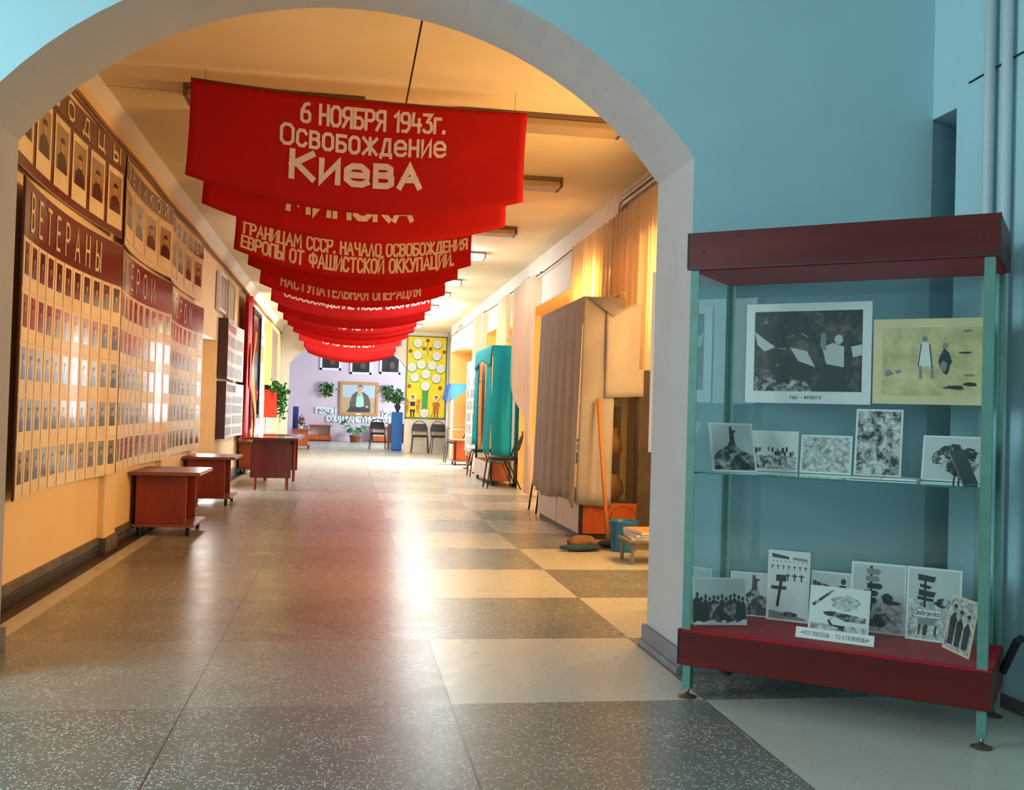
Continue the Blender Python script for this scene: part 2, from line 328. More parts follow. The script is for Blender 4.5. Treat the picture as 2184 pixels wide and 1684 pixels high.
# ------------------------------------------------------------------ stroke lettering
G = {
 'А': '0,0 .3,1 .6,0|.11,.35 .49,.35', 'Б': '.5,1 0,1 0,0 .35,0 .5,.12 .5,.42 .35,.55 0,.55', 'В': '0,.54 .35,.54 .47,.66 .47,.88 .35,1 0,1 0,0 .36,0 .5,.13 .5,.4 .35,.54',
 'Г': '0,0 0,1 .45,1', 'Д': '0,-.16 0,0 .62,0 .62,-.16|.08,0 .26,1 .54,1 .54,0', 'Е': '.45,0 0,0 0,1 .45,1|0,.52 .4,.52', 'Ж': '.4,0 .4,1|0,1 .4,.5 .8,1|0,0 .4,.5 .8,0',
 'З': '0,.85 .15,1 .35,1 .48,.85 .48,.65 .35,.53 .5,.4 .5,.13 .36,0 .14,0 0,.14', 'И': '0,1 0,0 .5,1 .5,0', 'Й': '0,1 0,0 .5,1 .5,0|.12,1.22 .25,1.12 .38,1.22', 'К': '0,0 0,1|.48,1 0,.46|.1,.56 .5,0',
 'Л': '0,0 .25,1 .5,0', 'М': '0,0 .05,1 .35,.35 .65,1 .7,0', 'Н': '0,0 0,1|.5,0 .5,1|0,.5 .5,.5', 'О': '.15,0 0,.18 0,.82 .15,1 .4,1 .55,.82 .55,.18 .4,0 .15,0', 'П': '0,0 0,1 .5,1 .5,0',
 'Р': '0,0 0,1 .35,1 .5,.88 .5,.58 .35,.46 0,.46', 'С': '.5,.82 .38,1 .13,1 0,.82 0,.18 .13,0 .38,0 .5,.18', 'Т': '0,1 .55,1|.27,1 .27,0', 'У': '0,1 .26,.42|.52,1 .2,0 .05,0',
 'Ф': '.35,0 .35,1|.35,.85 .1,.85 0,.72 0,.42 .1,.28 .6,.28 .7,.42 .7,.72 .6,.85 .35,.85', 'Ц': '0,1 0,0 .6,0 .6,-.16|.5,0 .5,1', 'Ч': '0,1 0,.6 .12,.48 .5,.48|.5,1 .5,0', 'Ш': '0,1 0,0 .8,0 .8,1|.4,0 .4,1',
 'Ь': '0,1 0,0 .35,0 .5,.14 .5,.4 .35,.54 0,.54', 'Ы': '0,1 0,0 .3,0 .42,.14 .42,.4 .3,.54 0,.54|.62,0 .62,1', 'Я': '.5,0 .5,1 .15,1 0,.88 0,.58 .15,.46 .5,.46|.25,.46 0,0', 'Ё': '.45,0 0,0 0,1 .45,1|0,.52 .4,.52|.1,1.15 .12,1.15|.3,1.15 .32,1.15',
 'е': '.02,.37 .5,.37 .5,.56 .36,.74 .14,.74 0,.56 0,.18 .14,0 .38,0 .5,.1', '6': '.42,1 .2,.94 0,.6 0,.12 .12,0 .38,0 .5,.12 .5,.45 .38,.57 .12,.57 0,.45', '1': '0,.8 .2,1 .2,0', '9': '.5,.6 .4,.48 .12,.48 0,.6 0,.88 .12,1 .38,1 .5,.88 .5,.2 .35,0 .1,0',
 '4': '.05,1 0,.38 .52,.38|.42,.7 .42,0', '3': '0,1 .46,1 .22,.6 .4,.56 .5,.42 .5,.12 .36,0 .12,0 0,.1', '5': '.48,1 .06,1 0,.55 .36,.58 .5,.42 .5,.12 .36,0 .1,0 0,.1', '.': '0,0 .04,0 .04,.06', '-': '.05,.45 .4,.45', '!': '.05,1 .05,.3|.05,.05 .05,0', '«': '.2,.7 .05,.5 .2,.3|.38,.7 .22,.5 .38,.3', '»': '0,.7 .15,.5 0,.3|.18,.7 .33,.5 .18,.3',
 'D': '0,0 0,1 .35,1 .55,.8 .55,.2 .35,0 0,0', 'm': '0,0 0,.6|0,.5 .2,.6 .3,.5 .3,0|.3,.5 .5,.6 .6,.5 .6,0', 'i': '.05,0 .05,.6|.05,.82 .05,.88', 't': '.15,1 .15,.1 .3,0|0,.65 .32,.65', 'r': '0,0 0,.6|0,.45 .15,.6 .3,.58', 'j': '.15,.6 .15,-.15 0,-.25|.15,.82 .15,.88', 'w': '0,.6 .15,0 .3,.55 .45,0 .6,.6', 'k': '0,0 0,1|.38,.62 0,.3 .4,0', 'a': '.4,.6 .4,0|.4,.5 .1,.62 0,.45 0,.15 .12,0 .4,.12',
 'e': '.02,.33 .44,.33 .4,.55 .22,.65 .05,.52 0,.3 .08,.05 .25,0 .42,.08',
}
def glyph(ch):
    s = 1.0; c = ch
    if ch not in G:
        c = ch.upper(); s = .8
        if c not in G: return None, 0
    st = [[tuple(float(a)*s for a in p.split(',')) for p in pl.split()] for pl in G[c].split('|')]
    return st, max(p[0] for pl in st for p in pl)
def text(mb, s, x0, x1, zb, h, fn, wid, m, gap=.22, space=.45, each=None):
    """strokes of the string s laid from x0 to x1, base zb, cap height h; fn(x, z) gives the 3D point"""
    tot = 0; items = []
    for ch in s:
        if ch == ' ': tot += space; continue
        st, wd = glyph(ch)
        if st is None: continue
        items.append((tot, st)); tot += wd+gap
    tot -= gap; k = (x1-x0)/tot
    for off, st in items:
        if each is not None: mb = MB(); each.append(mb)
        for pl in st:
            pts = [Vector((x0+(off+a)*k, zb+b*h)) for a, b in pl]
            L = []; Rr = []
            for i, p in enumerate(pts):
                if i == 0: t = (pts[1]-p).normalized(); mi = 1.0; n = Vector((-t.y, t.x)); p = p-t*wid*.5
                elif i == len(pts)-1: t = (p-pts[i-1]).normalized(); mi = 1.0; n = Vector((-t.y, t.x)); p = p+t*wid*.5
                else:
                    t0 = (p-pts[i-1]).normalized(); t1 = (pts[i+1]-p).normalized()
                    t = (t0+t1)
                    if t.length < 1e-4: t = t0
                    t.normalize(); n = Vector((-t.y, t.x)); mi = 1/max(.45, n.dot(Vector((-t0.y, t0.x))))
                L.append(p+n*wid*.5*mi); Rr.append(p-n*wid*.5*mi)
            v = [fn(q.x, q.y) for q in L]+[fn(q.x, q.y) for q in Rr]; nn = len(pts)
            mb.add(v, [(i, i+nn, i+1+nn, i+1) for i in range(nn-1)], m)
# ------------------------------------------------------------------ the setting
XL, XR, CE = -1.74, 2.5, 3.22
YA, YB = 4.15, 4.66          # the near arch wall, front and back
YE, YP = 27.1, 35.2          # end wall of the corridor, lilac wall of the room behind
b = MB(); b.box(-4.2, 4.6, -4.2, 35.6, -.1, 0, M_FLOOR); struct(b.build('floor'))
b = MB()
for x0, x1 in ((XL-.3, .334), (.346, 3.2)):
    for y0, y1 in ((YB-.02, 7.12), (7.135, 13.0), (13.01, 19.0), (19.01, YE+.3)):
        b.box(x0, x1, y0, y1, CE, CE+.1, M_CEIL)
b.box(XL-.3, 3.2, YB-.02, YE+.3, CE+.03, CE+.2, mat('ceiling_joint', (92, 66, 44), .9))
b.box(-4.2, 4.6, -4.2, YA, 3.6, 3.7, M_WHITE); b.box(-3.2, 4.6, YE, 35.6, 3.3, 3.4, M_WHITE)
struct(b.build('ceiling'))
def arch_pts(hw, zs, apex, n=28):
    rise = apex-zs; R = (hw*hw+rise*rise)/(2*rise); zc = apex-R; a0 = math.asin(hw/R)
    return [(R*math.sin(a0*(2*i/n-1)), zc+R*math.cos(a0*(2*i/n-1))) for i in range(n+1)]
def arch_wall(name, x0, x1, top, y0, y1, hw, zs, apex, mf, mr, mb_):
    A = [(-hw, 0)]+arch_pts(hw, zs, apex)+[(hw, 0)]
    b = MB(); n = len(A)
    for y, m, fl in ((y0, mf, 0), (y1, mb_, 1)):
        q = lambda pts: b.poly([(x, y, z) for x, z in (pts[::-1] if fl else pts)], m)
        q([(x0, 0), (-hw, 0), (-hw, zs), (x0, zs)]); q([(hw, 0), (x1, 0), (x1, zs), (hw, zs)])
        q([(x0, zs), (-hw, zs), (-hw, top), (x0, top)]); q([(hw, zs), (x1, zs), (x1, top), (hw, top)])
        for i in range(1, n-2): q([A[i], A[i+1], (A[i+1][0], top), (A[i][0], top)])
    for i in range(n-1):
        b.poly([(A[i][0], y0, A[i][1]), (A[i][0], y1, A[i][1]), (A[i+1][0], y1, A[i+1][1]), (A[i+1][0], y0, A[i+1][1])], mr)
    for x in (x0, x1): b.poly([(x, y0, 0), (x, y1, 0), (x, y1, top), (x, y0, top)], mf)
    b.poly([(x0, y0, top), (x1, y0, top), (x1, y1, top), (x0, y1, top)], mf)
    return struct(b.build(name))
arch_wall('wall_arch', -4.2, 2.56, 3.6, YA, YB, 1.445, 2.21, 2.92, M_BLUE, M_WHITE, M_PEACH)
arch_wall('wall_end', XL-.3, 3.2, 3.3, YE, YE+.25, 1.53, 2.27, 2.98, M_CREAM, M_PIPE, M_PINK)
# near hall: left wall with a window opening, back wall, right wall with the splayed recess
b = MB()
b.box(-4.3, -4.2, -4.2, 1.3, 0, 3.6, M_BLUE); b.box(-4.3, -4.2, 3.6, YA, 0, 3.6, M_BLUE); b.box(-4.3, -4.2, 1.3, 3.6, 0, .9, M_BLUE); b.box(-4.3, -4.2, 1.3, 3.6, 3.05, 3.6, M_BLUE)
struct(b.build('wall_left_hall'))
b = MB(); b.box(-4.3, 4.6, -4.3, -4.2, 0, 3.6, M_BLUE); struct(b.build('wall_rear'))
b = MB()
XH = 2.56; YN = 3.97
b.box(XH, XH+.6, -4.2, YN, 0, 3.6, M_BLUE)
b.box(XH, XH+.6, YN, YB, 2.46, 3.6, M_BLUE)
b.box(XH+.55, XH+.65, YN, YB+.4, 0, 2.46, M_BLUE)
b.prism([(XH-.01, 0), (XH-.01, 2.46), (XH+.6, 2.46), (XH+.6, 0)], YB, YB+.1, M_BLUE)
b.add([(XH-.02, YA+.002, 0), (XH+.62, YA+.36, 0), (XH+.62, YA+.36, 2.46), (XH-.02, YA+.002, 2.46)], [(0, 1, 2, 3)], M_BLUE)
struct(b.build('wall_right_hall'))
# corridor left wall with a door recess and shallow pilasters
D0, D1, DZ = 12.45, 13.95, 1.95
b = MB()
b.box(XL-.4, XL, YB, D0, 0, CE, M_PEACH); b.box(XL-.4, XL, D1, YE, 0, CE, M_PEACH); b.box(XL-.4, XL, D0, D1, DZ, CE, M_PEACH)
b.box(XL-.45, XL-.36, D0, D1, 0, DZ, M_CREAM)
struct(b.build('wall_left', bevel=.006))
b = MB(); b.box(XL-.02, XL+.05, 7.62, 7.98, 0, .62, M_PEACH); struct(b.build('pilaster', bevel=.01))
b = MB(); b.box(XL-.02, XL+.05, 9.82, 10.2, 0, .62, M_PEACH); struct(b.build('pilaster', bevel=.01))
b = MB()
for y0, y1 in ((YB, 7.62), (7.98, 9.82), (10.2, D0), (D1, YE)):
    b.box(XL, XL+.018, y0, y1, .055, .115, M_BASE); b.box(XL, XL+.03, y0, y1, 0, .06, M_BASEDK)
for y0, y1 in ((7.61, 7.99), (9.81, 10.21)): b.box(XL, XL+.07, y0, y1, 0, .11, M_BASE)
struct(b.build('baseboard_left', bevel=.003))
b = MB(); b.box(XL, XL+.13, YB, YE, 0, .002, M_BASEDK); struct(b.build('trim_1'))
b = MB(); b.prism([(XL-.01, CE), (XL+.07, CE), (XL-.01, 3.11)], YB, YE, M_CREAM); struct(b.build('trim_2'))
for z, x, r in ((3.02, .02, .014), (2.985, .018, .01)):
    b = MB(); b.tube([(XL+x+.004*math.sin(y*1.7), y, z+.008*math.sin(y*2.3)) for y in [YB+.02+.5*i for i in range(45)]], r, M_CABLE, 6)
    tag(b.build('cable', smooth=True), 'thicker painted cable run along the top of the left wall' if z > 3 else 'thin painted cable just below the thicker one on the left wall', 'cable', 'wall cables')
# corridor right wall with niches
NZ = 2.56; NX = 3.02
NI = [(YB, 9.02), (9.54, 14.62), (15.35, 18.39), (20.03, 24.83)]
b = MB()
b.box(XR, NX+.2, YB, 24.83, NZ, CE, M_CREAM); b.box(XR+.18, NX+.2, 24.83, YE, NZ, CE, M_CREAM)
struct(b.build('wall_right', bevel=.005))
ys = [9.02, 9.54, 14.62, 15.35, 18.39, 20.03, 24.83, YE]
for i in range(0, 8, 2):
    b = MB(); b.box(XR+(.09, .09, 0, .18)[i//2], NX+.2, ys[i], ys[i+1], 0, NZ+.01, M_CREAM); struct(b.build('wall_right', bevel=.005))
b = MB(); e = .004
for y0, y1 in NI:
    b.box(NX, NX+.1, y0, y1, 0, NZ, M_NICHE)
    b.box(XR+.002, NX, y0+e, y1-e, NZ-.006, NZ-.001, M_NICHE)
    b.box(XR+.002, NX, y1-.006, y1-.001, 0, NZ-.006, M_NICHE)
    if y0 > 5: b.box(XR+.002, NX, y0+.001, y0+.006, 0, NZ-.006, M_NICHE)
struct(b.build('trim_3'))
# room behind the end wall
b = MB(); b.box(-3.2, 4.6, YP, YP+.1, 0, 3.3, M_PINK); struct(b.build('wall_far'))
b = MB(); b.box(-3.2, -3.1, YE+.25, YP, 0, 3.3, M_PINK); struct(b.build('wall_far_left'))
b = MB(); b.box(4.5, 4.6, YE+.25, YP, 0, 3.3, M_PINK); struct(b.build('wall_far_right'))
M_PANE = mat('added_window_glow', (240, 248, 250), .3, emit=((.9, .97, 1.0), 2.5))  # glowing pane, used by the added windows only
def window(name, x, y0, y1, z0, z1):
    b = MB()
    for a in ((y0, y1, z0, z0+.06), (y0, y1, z1-.06, z1), (y0, y0+.06, z0, z1), (y1-.06, y1, z0, z1), ((y0+y1)/2-.03, (y0+y1)/2+.03, z0, z1)): b.box(x-.05, x, a[0], a[1], a[2], a[3], M_FRAMEW)
    o = struct(b.build(name)); b = MB(); b.box(x-.02, x-.01, y0+.05, y1-.05, z0+.05, z1-.05, M_PANE); b.build('pane', o); return o
window('added_window_1', NX, 20.3, 22.3, .7, 2.45); window('added_window_2', 4.5, 30.0, 33.0, .8, 2.7)  # both windows are added out of view to go with the daylight fills
# pier skirting
b = MB()
b.box(1.425, 1.447, YA-.02, YB+.02, 0, .1, M_GREYB); b.box(1.41, 1.447, YA-.03, YB+.02, 0, .03, M_GREYB); b.box(1.445, 2.55, YA-.02, YA+.001, 0, .1, M_GREYB)
struct(b.build('baseboard_right', bevel=.004))
b = MB(); b.box(-1.447, -1.425, YA-.02, YB+.02, 0, .1, M_GREYB); b.box(-4.2, -1.445, YA-.02, YA+.001, 0, .1, M_GREYB); struct(b.build('baseboard_left_hall', bevel=.004))
b = MB(); b.box(XH-.015, XH+.001, -4.2, YN, 0, .05, M_BASE); struct(b.build('baseboard_right_hall'))

# ------------------------------------------------------------------ ceiling lamps
def luminaire(x0, x1, y, lit, label):
    t = thing('ceiling_light', label, 'ceiling light', ((x0+x1)/2, y, CE), 0, 'lit tube lights' if lit else 'unlit tube lights')
    hw = (x1-x0)/2
    b = MB(); b.box(-hw, hw, -.13, .13, -.03, -.001, M_LAMPB); b.box(-hw, -hw+.02, -.125, .125, -.085, -.03, M_LAMPB); b.box(hw-.02, hw, -.125, .125, -.085, -.03, M_LAMPB); b.build('housing', t, bevel=.004)
    b = MB(); b.prism([(-hw+.02, -.03), (-hw+.02, -.08), (-hw+.05, -.085), (hw-.05, -.085), (hw-.02, -.08), (hw-.02, -.03)], -.115, .115, M_LAMPW if lit else M_LAMPOFF); b.build('diffuser', t, bevel=.01)
    if lit:
        k = 1.15 if y > 28 else 1
        area('tube_light', ((x0+x1)/2, y, CE-.1), ((x0+x1)/2, y, 0), 1.15, .2, (.82, .96, 1.0), 5*k)
        for q in (.3, .7): bulb((x0+(x1-x0)*q, y, CE-.31), 14*k, (.82, .96, 1.0), .2)
luminaire(.72, 1.92, 7.1, False, 'unlit tube light on the ceiling just right of the first banner')
luminaire(-1.14, .06, 7.05, False, 'unlit tube light on the ceiling behind the top left corner of the first banner')
luminaire(.65, 1.855, 8.96, False, 'unlit ceiling light sticking out right of the second banner')
luminaire(.65, 1.855, 11.42, False, 'unlit ceiling light sticking out right of the fourth banner')
oi = ['nearest', 'second', 'third', 'fourth', 'fifth']
for i, y in enumerate((13.3, 16.1, 17.9, 20.1, 22.1)):
    luminaire(.55, 1.75, y, True, 'glowing white tube light right of the banners, %s lit one from the camera' % oi[i])
luminaire(.55, 1.75, 24.6, True, 'glowing tube light hidden behind the last red banners')

# ------------------------------------------------------------------ red banners
BY = [6.6, 7.5, 9.6, 10.6, 12.15, 14.05, 15.5, 16.9, 18.0, 19.5, 21.8, 24.3, 25.4, 26.6]
BT = {0: [('6 НОЯБРЯ 1943г.', .32, .745, .085, .245, .02), ('Освобождение', .263, .75, .295, .465, .02), ('Киева', .297, .675, .53, .745, .037)],
      1: [('ОСВОБОЖДЕНИЕ', .2, .75, .2, .36, .022), ('МИНСКА', .27, .675, .58, .77, .036)],
      2: [('ВЫХОД СОВЕТСКИХ ВОЙСК К ЗАПАДНЫМ', .04, .98, .36, .50, .018), ('ГРАНИЦАМ СССР. НАЧАЛО ОСВОБОЖДЕНИЯ', .035, .98, .56, .71, .02), ('ЕВРОПЫ ОТ ФАШИСТСКОЙ ОККУПАЦИИ.', .03, .92, .755, .915, .02)],
      3: [('1944 г.', .35, .65, .2, .4, .02)],
      4: [('НАСТУПАТЕЛЬНАЯ ОПЕРАЦИЯ', .11, .86, .72, .88, .02)], 5: [('ОСВОБОЖДЕНИЕ НОВОРОССИЙСКА', .08, .985, .645, .79, .02)], 6: [('ОСВОБОЖДЕНИЕ ПОЛЬШИ', .1, .85, .645, .79, .022)],
      7: [('1945 г.', .4, .66, .74, .88, .02)], 8: [('ОСВОБОЖДЕНИЕ РУМЫНИИ', .12, .9, .6, .74, .02)], 9: [('АРМИЯ', .3, .88, .64, .8, .02)], 10: [('1945 ВОЙНОЙ', .22, .72, .7, .86, .02)],
      11: [('ШЛИ К НАМ ЛИНИИ', .04, .94, .62, .78, .02)], 12: [('19 ИЮНЯ', .2, .7, .64, .8, .02)], 13: [('1945', .3, .5, .75, .9, .02)]}
G['Ю'] = '0,0 0,1|0,.5 .2,.5|.35,0 .2,.18 .2,.82 .35,1 .5,1 .65,.82 .65,.18 .5,0 .35,0'
ordw = ['first', 'second', 'third', 'fourth', 'fifth', 'sixth', 'seventh', 'eighth', 'ninth', 'tenth', 'eleventh', 'twelfth', 'thirteenth', 'last']
for i, y in enumerate(BY):
    lab = {0: 'nearest red cloth banner, lettered about the liberation of Kiev', 1: 'second red banner, only the foot of МИНСКА showing', 2: 'third red banner, two long lines about liberation of Europe',
           4: 'fifth red banner with НАСТУП and АЦИЯ showing at its ends', 5: 'sixth red banner ending in the letters ИЙСКА', 6: 'seventh red banner ending in the letters ОЛЬШИ'}.get(i, '%s red cloth banner from the camera in the hanging row' % ordw[i])
    if i == 13: lab = 'farthest and lowest hanging red cloth banner, in front of the lilac wall'
    t = thing('cloth_banner', lab, 'banner', (0, y, CE), 0, 'red banners strung across the corridor')
    x0, x1 = -1.045+random.uniform(-.02, .02), 1.15+random.uniform(-.03, .03)
    if i == 0: x0, x1 = -1.04, 1.13
    ph = random.uniform(0, 6); am = .012 if i == 0 else random.uniform(.02, .04); sg = random.uniform(.19, .215) if i else .16
    def S(u, v, x0=x0, x1=x1, ph=ph, am=am, sg=sg):
        s = 4*u*(1-u)
        zt = -.07-.05*u-.03*s; zb = -.68-.04*u-sg*s
        fold = am*math.sin(PI*min(1, v*1.3))*(math.sin(u*9+ph)+.6*math.sin((u-.5)*16*(.5+v)+ph*2))
        ex = .008*math.sin(v*3)*(1 if u < .5 else -1)*abs(2*u-1)
        return (x0+(x1-x0)*u+ex-(.02*v if u < .5 else .01*v)*abs(2*u-1), fold*(.4+.6*s)+.02*v, zt+(zb-zt)*v)
    b = MB(); b.grid(S, 44, 14, M_RED); b.build('cloth', t, smooth=True, solid=.003)
    b = MB()
    for s, u0, u1, v0, v1, wd in BT[i]:
        fn = lambda x, z: (lambda p: (p[0], p[1]-.004, p[2]))(S(x, -z))
        def fn(x, z, S=S):
            p = S((x)/2.2, -z/.65); return (p[0], p[1]-.005, p[2])
        text(b, s, u0*2.2, u1*2.2, -v1*.65, (v1-v0)*.65, fn, wd, M_LETTER)
    b.build('lettering', t)
    b = MB(); b.tube([(S(k/10, 0)[0], S(k/10, 0)[1], S(k/10, 0)[2]) for k in range(11)], .007, M_ROD, 6); b.build('hanging_rod', t, smooth=True)
    for u in (.04, .96):
        p = S(u, 0); b = MB(); b.tube([(p[0], p[1], p[2]), (p[0], p[1], -.001)], .0015, M_ROD, 6); b.build('hanger', t)

# ------------------------------------------------------------------ exhibition boards on the left wall (local x runs along +Y, local -y into the corridor)
def bow(amp, w):
    return lambda x: -(.02+amp*(2*x/w-1)**2)
PAL = {'red': [(150, 30, 28), (170, 50, 36), (120, 24, 26)], 'dark': [(66, 26, 28), (96, 36, 32), (54, 30, 34)], 'grey': [(150, 150, 134), (168, 158, 138), (134, 140, 132)], 'mix': [(170, 160, 140), (132, 126, 150), (180, 130, 100), (120, 136, 110)]}
SUIT = [(44, 48, 58), (70, 60, 60), (90, 100, 110), (110, 40, 36), (60, 70, 66)]
def pc(c): return mat('photo_tint_%d_%d_%d' % c, c, .2, coat=.25)
def portrait(parent, fn, x, z, w, h, bg, suit, face=(196, 150, 116), card=M_CARD, fx=.14, top=.09, bot=.3, name='portrait_card'):
    """a paper card with a bust photo; fn(x) gives the board surface depth"""
    b = MB(); fa, fb = fn(x), fn(x+w); fn = lambda a: fa+(fb-fa)*(a-x)/w
    def q(x0, x1, z0, z1, d, m): b.poly([(x0, fn(x0)-d, z0), (x1, fn(x1)-d, z0), (x1, fn(x1)-d, z1), (x0, fn(x0)-d, z1)], m)
    b.add([(x, fn(x), z), (x+w, fn(x+w), z), (x+w, fn(x+w)-.003, z), (x, fn(x)-.003, z)], [(0, 1, 2, 3)], card)
    q(x, x+w, z, z+h, .003, card)
    px0, px1, pz0, pz1 = x+w*fx, x+w*(1-fx), z+h*bot, z+h*(1-top)
    q(px0, px1, pz0, pz1, .0036, pc(bg))
    pw, phh, cx = px1-px0, pz1-pz0, (px0+px1)/2
    def P(pts, d, m): b.poly([(a, fn(a)-d, c) for a, c in pts], m)
    P([(px0+pw*.08, pz0), (px1-pw*.08, pz0), (px1-pw*.12, pz0+phh*.3), (cx+pw*.12, pz0+phh*.44), (cx-pw*.12, pz0+phh*.44), (px0+pw*.12, pz0+phh*.3)], .0042, pc(suit))
    P([(cx+pw*.17*math.cos(a*PI/5), pz0+phh*.58+phh*.17*math.sin(a*PI/5)) for a in range(10)], .0048, pc(face))
    P([(cx+pw*.18*math.cos(a*PI/6), pz0+phh*.64+phh*.13*math.sin(a*PI/6)) for a in range(7)], .0054, pc((52, 42, 38)))
    return b.build(name, parent)
def board(name, label, y0, y1, z0, z1, amp, cols, rows, hdr, word, pals, grp, base, wx=(.08, .92), upper=False, lsz=.021):
    w = y1-y0
    t = thing(name, label, 'exhibition board', (XL+.005, y0, 0), PI/2, grp)
    fn = bow(amp, w); n = 16
    b = MB()
    def S(d): return lambda u, v: (u*w, fn(u*w)+d, z0+(z1-z0)*v)
    b.grid(S(0), n, 1, base); b.grid(lambda u, v: S(.012)(1-u, v), n, 1, M_BACK)
    for v in (0, 1): b.grid(lambda u, q: S(.012*(1-q if v else q))(u, v), n, 1, base)
    for u in (0, 1): b.grid(lambda q, v: S(.012*(1-q if u else q))(u, v), 1, 1, M_BACK)
    b.build('panel', t, smooth=False)
    b = MB(); b.grid(lambda u, v: (u*w, fn(u*w)-.002, z1-hdr+(hdr-.004)*v), n, 1, M_BROWNH); hd = b.build('header', t)
    L_ = []; text(None, word, w*wx[0], w*wx[1], z1-hdr*.82, hdr*.62, lambda x, z: (x, fn(x)-.005, z), lsz, M_CREAML, gap=.85, each=L_)
    for b in L_: b.build('letter', hd)
    b = MB()
    for u in (.3, .7): b.box(u*w-.02, u*w+.02, fn(u*w)+.012, .004, z0+.2, z0+.24, M_BACK)
    b.build('wall_spacer', t)
    H = (z1-hdr-z0)/rows; cw = w/cols
    for r in range(rows):
        for c in range(cols):
            pal = PAL[pals[r]]; bg = random.choice(pal); k = random.randint(-10, 12); bg = tuple(max(10, min(245, v+k)) for v in bg)
            if upper: portrait(t, fn, c*cw+.035, z0+.05, cw-.07, H-.08, (178, 150, 112), random.choice([(62, 54, 52), (76, 64, 58)]), (196, 160, 124), fx=.1, top=.1, bot=.26)
            else: portrait(t, fn, c*cw+.006, z1-hdr-(r+1)*H+.006, cw-.012, H-.012, bg, random.choice(SUIT), fx=.19, top=.07, bot=.28)
    return t
board('portrait_board', 'lower left board headed ВЕТЕРАНЫ with five rows of portrait cards', 5.42, 7.66, .57, 2.22, .075, 11, 5, .30, 'ВЕТЕРАНЫ', ['dark', 'red', 'grey', 'grey', 'grey'], 'lower portrait boards', M_BOARD, (.08, .80))
board('portrait_board', 'lower middle board of portrait cards, between the ВЕТЕРАНЫ board and the farthest one', 7.7, 9.82, .57, 2.22, .07, 9, 5, .30, 'ГЕРОИ', ['red', 'red', 'mix', 'mix', 'red'], 'lower portrait boards', M_BOARD, (.12, .72))
board('portrait_board', 'farthest lower board of portrait cards, next to the door recess', 9.86, 11.98, .58, 2.2, .06, 8, 5, .30, 'ГЕРОИ', ['red', 'red', 'grey', 'grey', 'grey'], 'lower portrait boards', M_BOARD, (.12, .72))
board('commander_board', 'upper left brown board headed ОВОДЦЫ with large old portraits', 5.30, 7.70, 2.28, 2.93, .06, 6, 1, .16, 'КОВОДЦЫ', ['grey'], 'upper portrait boards', M_BROWNH, (.05, .95), True, .022)
board('commander_board', 'upper middle board of large portraits above the second portrait board', 7.78, 9.80, 2.26, 2.91, .06, 4, 1, .16, 'ВЕЛИКОЙ', ['grey'], 'upper portrait boards', M_BOARD, (.05, .9), True, .022)
board('commander_board', 'farthest upper board of large portraits, its header washed out by glare', 9.84, 11.88, 2.26, 2.90, .05, 4, 1, .16, 'ВОЙНЫ', ['grey'], 'upper portrait boards', M_BOARD, (.1, .9), True, .022)
# news boards beyond the door recess
def news(label, y0, y1, z0, z1, amp, hdrm, grp, kind, dx=.08):
    w = y1-y0; t = thing('news_board', label, 'news board', (XL+.005, y0, 0), PI/2, grp); fn = lambda x: -(dx+amp*(2*x/w-1)**2)
    b = MB(); S = lambda d: (lambda u, v: (u*w, fn(u*w)+d, z0+(z1-z0)*v))
    b.grid(S(0), 12, 1, M_PAPER); b.grid(lambda u, v: S(.015)(1-u, v), 12, 1, M_BACK)
    for v in (0, 1): b.grid(lambda u, q: S(.015*(1-q if v else q))(u, v), 12, 1, M_BACK)
    for u in (0, 1): b.grid(lambda q, v: S(.015*(1-q if u else q))(u, v), 1, 1, M_BACK)
    b.build('panel', t)
    b = MB(); b.box(0, .04, fn(0)+.015, .002, z0, z1, M_BACK); b.build('gap_shade_strip', t)  # dark filler painted in for the shade in the gap behind the board
    h = z1-z0
    b = MB(); b.grid(lambda u, v: (w*(.06+.6*u), fn(w*(.06+.6*u))-.002, z1-h*.17+h*.13*v), 6, 1, hdrm); b.build('header', t)
    rows = 3 if kind == 0 else 4
    for r in range(rows):
        for c in range(3 if kind == 0 else 2):
            cw = w/(3 if kind == 0 else 2); x0 = c*cw+.05+random.uniform(0, .04); x1 = (c+1)*cw-.04-random.uniform(0, .08)
            zz = z1-h*.2-(r+1)*h*.78/rows; zh = h*.78/rows*(.72 if kind == 0 else random.uniform(.5, .85))
            b = MB(); b.grid(lambda u, v: (x0+(x1-x0)*u, fn(x0+(x1-x0)*u)-.003, zz+.02+zh*v), 4, 1, BW[5] if (kind == 0 or random.random() < .6) else M_LTP); b.build('clipping', t)
    return t
news('upper news board with red title and three rows of photos beyond the door recess', 14.0, 16.1, 1.46, 2.27, .05, mat('news_title_red', (196, 70, 80), .5), 'news boards', 0)
news('lower white news board with brown title, hung below the red titled one', 14.05, 16.35, .64, 1.42, .04, M_BROWNH, 'news boards', 1)
def frame_pic(name, label, cat, y0, y1, z0, z1, th, fm, pm, grp=None, dx=.01, fw=.04, tilt=0, extra=None):
    t = thing(name, label, cat, (XL+dx, y0, 0), PI/2, grp); w = y1-y0
    b = MB(); b.box(0, w, -th, 0, z0, z0+fw, fm); b.box(0, w, -th, 0, z1-fw, z1, fm); b.box(0, fw, -th, 0, z0+fw, z1-fw, fm); b.box(w-fw, w, -th, 0, z0+fw, z1-fw, fm); b.build('frame', t, bevel=.004)
    b = MB(); b.box(fw, w-fw, -th*.75, -.001, z0+fw, z1-fw, pm); p = b.build('picture', t)
    if extra: extra(t, w, z0, z1, -th*.75)
    return t
